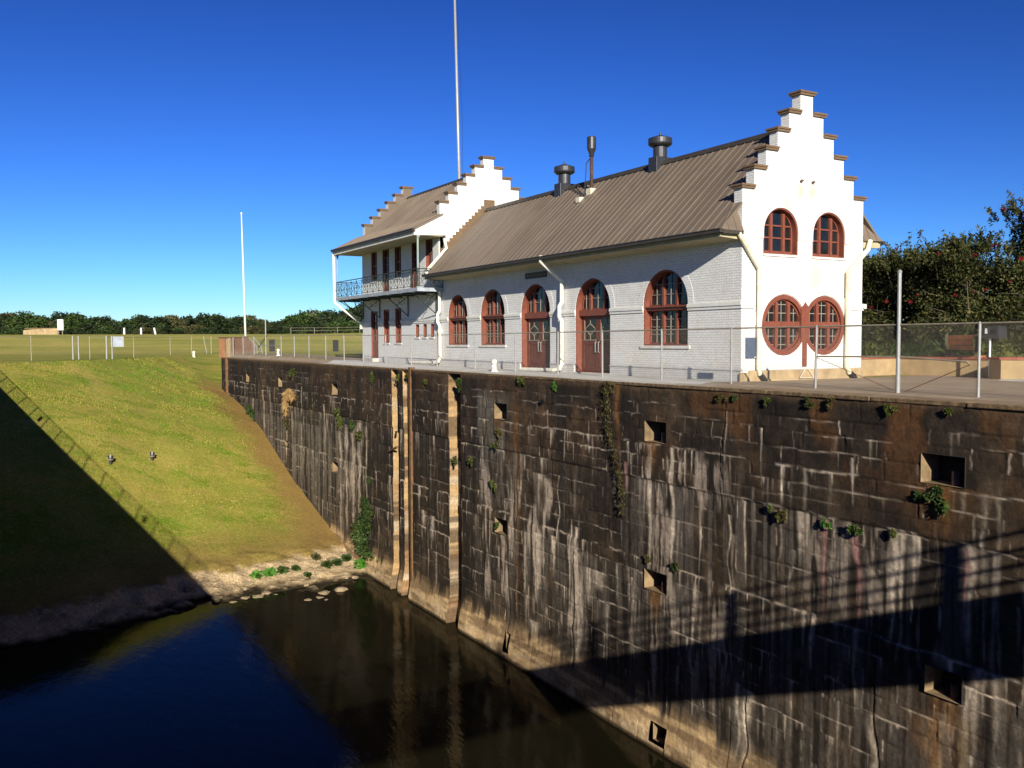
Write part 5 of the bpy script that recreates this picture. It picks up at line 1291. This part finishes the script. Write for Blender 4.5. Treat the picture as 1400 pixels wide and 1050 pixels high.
# ---- bottlebrush hedge at the right
mb = None
bushes = [(-6.6, 15.6, 2.3, 5.1, 'bottlebrush shrub just behind the right corner of the white gable'), (-3.6, 16.2, 2.4, 5.25, 'dense bottlebrush shrub left of the tall steel fence post, full of red blossoms'),
          (-.6, 15.6, 2.5, 5.3, 'broad bottlebrush shrub behind the wooden bench'), (2.8, 16.6, 2.9, 6.9, 'tallest bottlebrush tree at the right edge of the picture'), (5.8, 16.6, 2.6, 6.4, 'bottlebrush tree beyond the black shadow solid'), (9.2, 17.5, 2.6, 5.6, 'bottlebrush shrub furthest right of the hedge'), (-10.5, 19.0, 2.6, 5.4, 'bottlebrush shrub hidden mostly behind the house')]
for i, (bx_, by_, br_, bh, lab) in enumerate(bushes):
    g_ = np.random.default_rng(300+i)
    t = thing('bottlebrush_shrub', (bx_, by_, 0), lab, 'shrub', 'bottlebrush hedge')
    bl = blobs_for(g_, br_*1.0, br_*.55, .45, bh-.25, 85 if bh < 6 else 110, .40, .90)
    bh += .25; nleaf = 60000 if bh < 6 else 66000
    c_, d_n = crown_pts(bl, nleaf, g_, .25)
    # upright sprays that break the outline
    tops_ = []
    for j in range(110):
        a_ = g_.uniform(0, 6.28); r_ = br_*g_.uniform(.1, 1.05); z_ = bh-.75-(r_/br_)**2*.55; base = np.array([math.cos(a_)*r_, math.sin(a_)*r_*.8, z_])
        dr = np.array([math.cos(a_)*.35, math.sin(a_)*.35, 1.0])+g_.normal(size=3)*.25; ln = g_.uniform(.35, .85)
        tt = g_.random(55); tops_.append(base+np.outer(tt*ln, dr)+g_.normal(size=(55, 3))*.045)
    tp = np.concatenate(tops_); c_ = np.concatenate([c_, tp]); d_n = np.concatenate([d_n, np.tile([0, 0, 1.], (len(tp), 1))])
    keep = (c_[:, 2] > .1) & (c_[:, 1]+by_ > 13.05); c_ = c_[keep]+np.array([bx_, by_, 0]); d_n = d_n[keep]
    leaf_mesh('foliage', c_, d_n, .15, 'leaf_bush', t, (bx_, by_, 0), .34, i)
    mb = MB()
    for j in range(7):
        a_ = g_.uniform(0, 6.28); r_ = br_*g_.uniform(.4, .9); zt2 = bh*g_.uniform(.55, .9)
        mb.tube([(bx_+.15*math.cos(a_), by_+.15*math.sin(a_), 0), (bx_+r_*.4*math.cos(a_), by_+r_*.4*math.sin(a_), zt2*.45), (bx_+r_*math.cos(a_), by_+r_*math.sin(a_), zt2)], .055, 6, r2=.015)
    for j in range(16):
        a_ = g_.uniform(3.4, 6.2); r_ = br_*g_.uniform(.55, .98); z_ = g_.uniform(1.2, bh*.8); p0 = Vector((bx_+r_*.7*math.cos(a_), by_+r_*.7*math.sin(a_), z_)); mb.tube([p0, p0+Vector((g_.uniform(-.7, .7), -g_.uniform(.2, .7), g_.uniform(-.1, .5))), p0+Vector((g_.uniform(-1.3, 1.3), -g_.uniform(.4, 1.0), g_.uniform(0, .8)))], .010, 4, r2=.004)
    mb.build('branches', 'bark', t)
fl_px = [(1245, 413, 0), (1191, 420, 0), (1255, 403, 1), (1284, 346, 1), (1333, 349, 2), (1317, 422, 2), (1330, 399, 2), (1348, 396, 3), (1396, 354, 3), (1373, 286, 3), (1357, 337, 3), (1380, 385, 3), (1212, 412, 0), (1306, 404, 1), (1362, 334, 3), (1226, 340, 0)]
byname = [o for o in COL.objects if o.name.startswith('bottlebrush_shrub')]
for j, (px, py, bi) in enumerate(fl_px):
    b = byname[bi+1] if bi+1 < len(byname) else byname[bi]
    b = byname[min(bi+1, 4)] if bi else byname[1 if px > 1225 else 0]
    q = at(px, py, 1, b.location.y-2.15); g_ = np.random.default_rng(500+j); s_ = [.11, .08, .05, .07][j % 4]*.85
    d = g_.normal(size=(140, 3)); d /= np.linalg.norm(d, axis=1)[:, None]
    leaf_mesh('blossom', np.array(q)+d*s_*np.array([1, 1, .9])*(.5+.5*g_.random(140))[:, None], d, .05, 'flower', b, tuple(b.location), .3, j)
# ground plants behind the planter
for j, (px, lab) in enumerate(((1196, 'strappy plants behind the sunlit planter wall'), (1268, 'strappy plants left of the bench behind the planter'), (1352, 'pale low plant at the foot of the box sign'))):
    q = at(px, 480, 1, 12.9); g_ = np.random.default_rng(600+j); n = 500
    c_ = np.array([q.x, 12.9, .8])+g_.normal(size=(n, 3))*np.array([.8, .25, .28]); tag(leaf_mesh('strappy_plant', c_, np.tile([0, 0, 1.], (n, 1)), .3, 'leaf_fern' if j != 1 else 'leaf_mid', None, (q.x, 12.9, 0), .15, j, 0), lab, 'plant')
# ---- tufts rooted in the lock wall and the bank
def tuft(p, r, n, mat, lab, name='fern', size=.12, seed=0, droop=.3, flat=(1, .7, 1), cat='plant', asp=.4):
    g_ = np.random.default_rng(seed); d = g_.normal(size=(n, 3)); d /= np.linalg.norm(d, axis=1)[:, None]
    if droop > .3:
        nb_ = 7; bc = g_.normal(size=(nb_, 3))*np.array([.62, .10, .38])*r+np.array([0, -.02, -.15*r]); k_ = g_.integers(0, nb_, n)
        dr_ = g_.random(n)**1.6*r*.9
        c_ = np.array(p)+bc[k_]+d*(g_.random(n)[:, None]**.6)*r*np.array([.34, .16, .26])+np.stack([dr_*0, -dr_*.06, -dr_], 1)*(.35+.65*(k_[:, None] % 2))
    else:
        c_ = np.array(p)+d*(g_.random(n)**.5)[:, None]*r*np.array(flat)*(.6+.4*np.sin(d[:, :1]*5+seed))
    o = leaf_mesh(name, c_, d, size, mat, None, tuple(p), asp, seed, droop); return tag(o, lab, cat)
WP = [  # px, py, radius, leaf, label
 (625, 520, .42, 'leaf_mid', 'bright fern spilling over the coping at the widest wall groove'), (580, 519, .26, 'leaf_fern', 'small yellow-green fern just right of the rusty guide rail'),
 (544, 514, .24, 'leaf_fern', 'small fern at the top of the leftmost tan groove'), (556, 512, .22, 'leaf_fern', 'small fern wedged between the first groove and the guide rail'), (508, 514, .40, 'leaf_fern', 'flat fern patch under the coping left of the grooves'),
 (462, 569, .62, 'leaf_fern', 'big fern clump above the white lime curtain, left part of the wall'), (480, 577, .40, 'leaf_mid', 'fern hanging right of the big clump on the left wall'), (490, 592, .38, 'leaf_fern', 'brownish fern below the big clump, left of the grooves'),
 (342, 558, .85, 'leaf_mid', 'green fern on the far lock wall close to the grass slope'), (392, 572, .6, 'leaf_fern', 'dark fern streak near the far recesses'), (400, 507, .5, 'leaf_fern', 'low plants under the far coping'),
 (503, 656, .26, 'leaf_mid', 'small fern on the vertical crack at the foot of the left wall'), (541, 590, .14, 'leaf_fern', 'tiny fern in the left tan groove'), (622, 627, .26, 'leaf_fern', 'drooping fern halfway down the widest groove'), (644, 627, .24, 'leaf_fern', 'fern just right of the widest groove'),
 (682, 588, .22, 'leaf_fern', 'small fern below the recess right of the widest groove'), (676, 606, .2, 'leaf_fern', 'lower small fern below the recess right of the widest groove'), (673, 660, .24, 'leaf_fern', 'fern tuft above the lower left recess'), (680, 716, .22, 'leaf_mid', 'moss growing on the side of the lower left recess'),
 (712, 517, .3, 'leaf_fern', 'brown fern under the coping near the first red door'), (757, 523, .18, 'leaf_bright', 'bright little weed under the coping below the red doors'),
 (1072, 700, .26, 'leaf_fern', 'sparse brown weed on the ledge left of the pink streaks'), (1052, 692, .16, 'leaf_fern', 'tiny weed on the ledge further left'), (1127, 711, .17, 'leaf_bright', 'bright green weed above the left pink streak'), (1171, 721, .22, 'leaf_mid', 'green weed above the right pink streak'),
 (1277, 674, .34, 'leaf_mid', 'large green fern hanging below the upper right recess'), (1220, 728, .14, 'leaf_fern', 'small weed on the ledge right of the pink streaks'),
 (886, 762, .20, 'leaf_fern', 'mossy tuft above the lower middle recess'), (924, 772, .17, 'leaf_fern', 'small plant right of the lower middle recess'), (1005, 541, .16, 'leaf_mid', 'weed on the coping edge below the gable corner'), (985, 540, .2, 'leaf_fern', 'brown weed at the coping edge just left of the gable corner'),
 (1048, 545, .15, 'leaf_fern', 'little weed at the coping edge under the gable'), (1105, 549, .18, 'leaf_fern', 'fern at the coping edge under the right round window'), (1136, 551, .20, 'leaf_fern', 'fern at the coping edge left of the tall post'), (1217, 555, .24, 'leaf_fern', 'fern at the coping edge below the tall post'), (1297, 561, .12, 'leaf_fern', 'tiny weed at the coping edge near the right recess'), (740, 547, .16, 'black', 'dark blotch-like dead plant under the red doors')]
for j, (px, py, r, mt, lab) in enumerate(WP):
    q = at(px, py, 1, -.06); tuft((q.x, -.04, q.z), r*(.62 if py > 535 and px > 960 and py < 565 else .8), int(120+1100*r), ('leaf_dry' if j % 3 == 0 and mt == 'leaf_fern' else mt), lab, 'fern' if r > .2 else 'weed', .085 if r < .3 else .13, 700+j, .55)
q = at(395, 535, 1, -.1); tuft((q.x, -.12, q.z), .95, 900, 'straw', 'dry straw hanging from the far recess of the lock wall', 'dry_grass', .5, 790, 1.2, (1, .2, 1), asp=.06)
# hanging vine column
g_ = np.random.default_rng(801); n = 900; zz_ = -g_.random(n)**1.5*4.4; c_ = np.stack([-3.3+.25*np.sin(zz_*1.3)+(-zz_)*.13+g_.normal(size=n)*(.15-.02*zz_*-1).clip(.04), -.05-g_.random(n)*.12, zz_], 1)
tag(leaf_mesh('hanging_vine', c_, np.tile([0, 0, -1.], (n, 1)), .10, 'leaf_dry', None, (-3.2, -.05, 0), .3, 801, .8), 'brown-green vine hanging down the middle of the lock wall from the coping', 'vine')
g_ = np.random.default_rng(802); n = 2600; t_ = g_.random(n)
c_ = np.stack([-26.2+.5*np.sin(t_*7)+g_.normal(size=n)*(.22+.4*t_), -.12-.25*g_.random(n)*(.4+t_), -7.4-3.0*t_+g_.normal(size=n)*.1], 1)
tag(leaf_mesh('creeper', c_, np.tile([0, -.5, .3], (n, 1)), .17, 'leaf_mid', None, (-26.2, -.1, -10), .7, 802), 'green creeper climbing the lock wall where the bank meets it', 'creeper')
for j, (px, py, r, mt, lab) in enumerate([(498, 772, .62, 'leaf_bright', 'bright round green bush on the bank against the lock wall'), (474, 762, .38, 'leaf_mid', 'weed among stones at the upper right end of the bank'), (461, 768, .33, 'leaf_mid', 'weed on the bank left of the round bush'), (447, 771, .38, 'leaf_mid', 'flat weed patch near the upper bank stones'),
        (404, 776, .30, 'leaf_mid', 'small dark weed in the middle of the bank'), (386, 780, .42, 'leaf_mid', 'leafy weed at the top of the sandy bank'), (368, 784, .44, 'leaf_bright', 'twin-leaved weed on the sandy bank, centre left'), (352, 786, .40, 'leaf_bright', 'bright weed at the left end of the sandy bank'), (421, 784, .22, 'leaf_mid', 'seedling on the bare sandy bank'), (432, 760, .3, 'leaf_olive', 'dry weed above the sandy bank')]):
    q = on_ground(px, py+4)
    tuft((q.x, q.y, gz(q.x, q.y)+r*.35), r, int(500*r+200), mt, lab, 'weed' if r < .6 else 'bush', .17, 850+j, 0, (1, 1, .7), asp=.6)
# stones along the water edge
for j in range(34):
    g_ = random.Random(900+j)
    if j < 7:
        px, py = [(421, 820), (437, 817), (443, 811), (466, 807), (446, 820), (468, 759), (455, 766)][j]
        s = [.16, .16, .24, .30, .10, .24, .24][j]; q = on_ground(px, py)
    else:
        yv = g_.uniform(-17, -.8); s = g_.uniform(.10, .24); q = Vector((float(xwat(yv))-g_.uniform(-.3, 2.6), yv, 0))
    z = max(gz(q.x, q.y), WATER-.05)+s*.12
    bm = bmesh.new(); bmesh.ops.create_icosphere(bm, subdivisions=3, radius=1)
    for v_ in bm.verts:
        f_ = 1+.5*(math.sin(v_.co.x*3.1+j)*math.cos(v_.co.y*2.7+j*2)*.5+.35*math.sin(v_.co.z*5+j)); v_.co *= f_; v_.co.x *= s*1.15; v_.co.y *= s*(.9+.5*g_.random()); v_.co.z *= s*.55
    me = bpy.data.meshes.new('rock'); bm.to_mesh(me); bm.free(); me.materials.append(M['rock'])
    if j == 0: RLAB = ['pale stone standing in the water off the bank, left of a pair', 'pale stone in the water touching the larger shore stone', 'largest pale stone at the water edge of the bank', 'long flat stone at the water edge near the wall', 'smallest wet stone beside the pair in the water', 'pale stone among weeds near the lock wall', 'rounded stone at the top of the bank']
    o = bpy.data.objects.new('rock', me); reg(o, None, (q.x, q.y, z)); o.rotation_euler = (0, 0, g_.random()*3)
    tag(o, RLAB[j] if j < 7 else 'small pale stone lying in the rubble of the bank', 'stone', 'stones along the bank')

# short grass blades over the sunlit slope (nobody could count them)
g_ = np.random.default_rng(950); n = 80000
gx = g_.uniform(-72, -27, n); gy = -g_.random(n)**.9*17.2; pz = ground_z(gx, gy)
dens = fbm(gx*.5, gy*.9, 4, 81); keep = (pz+1.6*fbm(gx*.4, gy*.4, 4, 88) > -8.3-.9*g_.random(n)) & (gy < -1.0-2.2*fbm(gx*.35, gy*.35, 3, 89)*np.where(gx > -66, 1, 0)*g_.random(n)*1.6) & (dens+g_.random(n)*.35 > .52) & (pz < -.02)
gx, gy, pz, dens = gx[keep], gy[keep], pz[keep], dens[keep]; n = len(gx)
hgt = (.03+.075*g_.random(n)*dens*1.6)[:, None]; an = g_.random(n)*6.28; wv = np.stack([np.cos(an), np.sin(an), an*0], 1)*.026
base = np.stack([gx, gy, pz-.015], 1); up = np.stack([g_.normal(size=n)*.35, g_.normal(size=n)*.35, np.ones(n)], 1)*hgt
co = np.stack([base-wv, base+wv, base+wv*.3+up, base-wv*.3+up], 1).reshape(-1, 3)
k = NT('grass_blades', .8, .15); g2 = k.n('NewGeometry'); bigc = k.noise(.33, k.scalevec(k.pos(), (1.2, .55, 1)), 5, .7)
c1 = k.ramp(g2.outputs['Random Per Island'], [(0, (.15, .18, .02)), (.5, (.26, .24, .035)), (1, (.36, .27, .075))]); c2 = k.ramp(g2.outputs['Random Per Island'], [(0, (.08, .15, .012)), (1, (.16, .24, .025))])
k.color(k.mix(k.mapr(bigc, .46, .6), c1, c2)); M['blades'] = k.m
go = np_mesh('grass', co, np.arange(n*4).reshape(n, 4), 'blades'); tag(go, 'short mown grass on the slope', 'grass', kind='stuff')
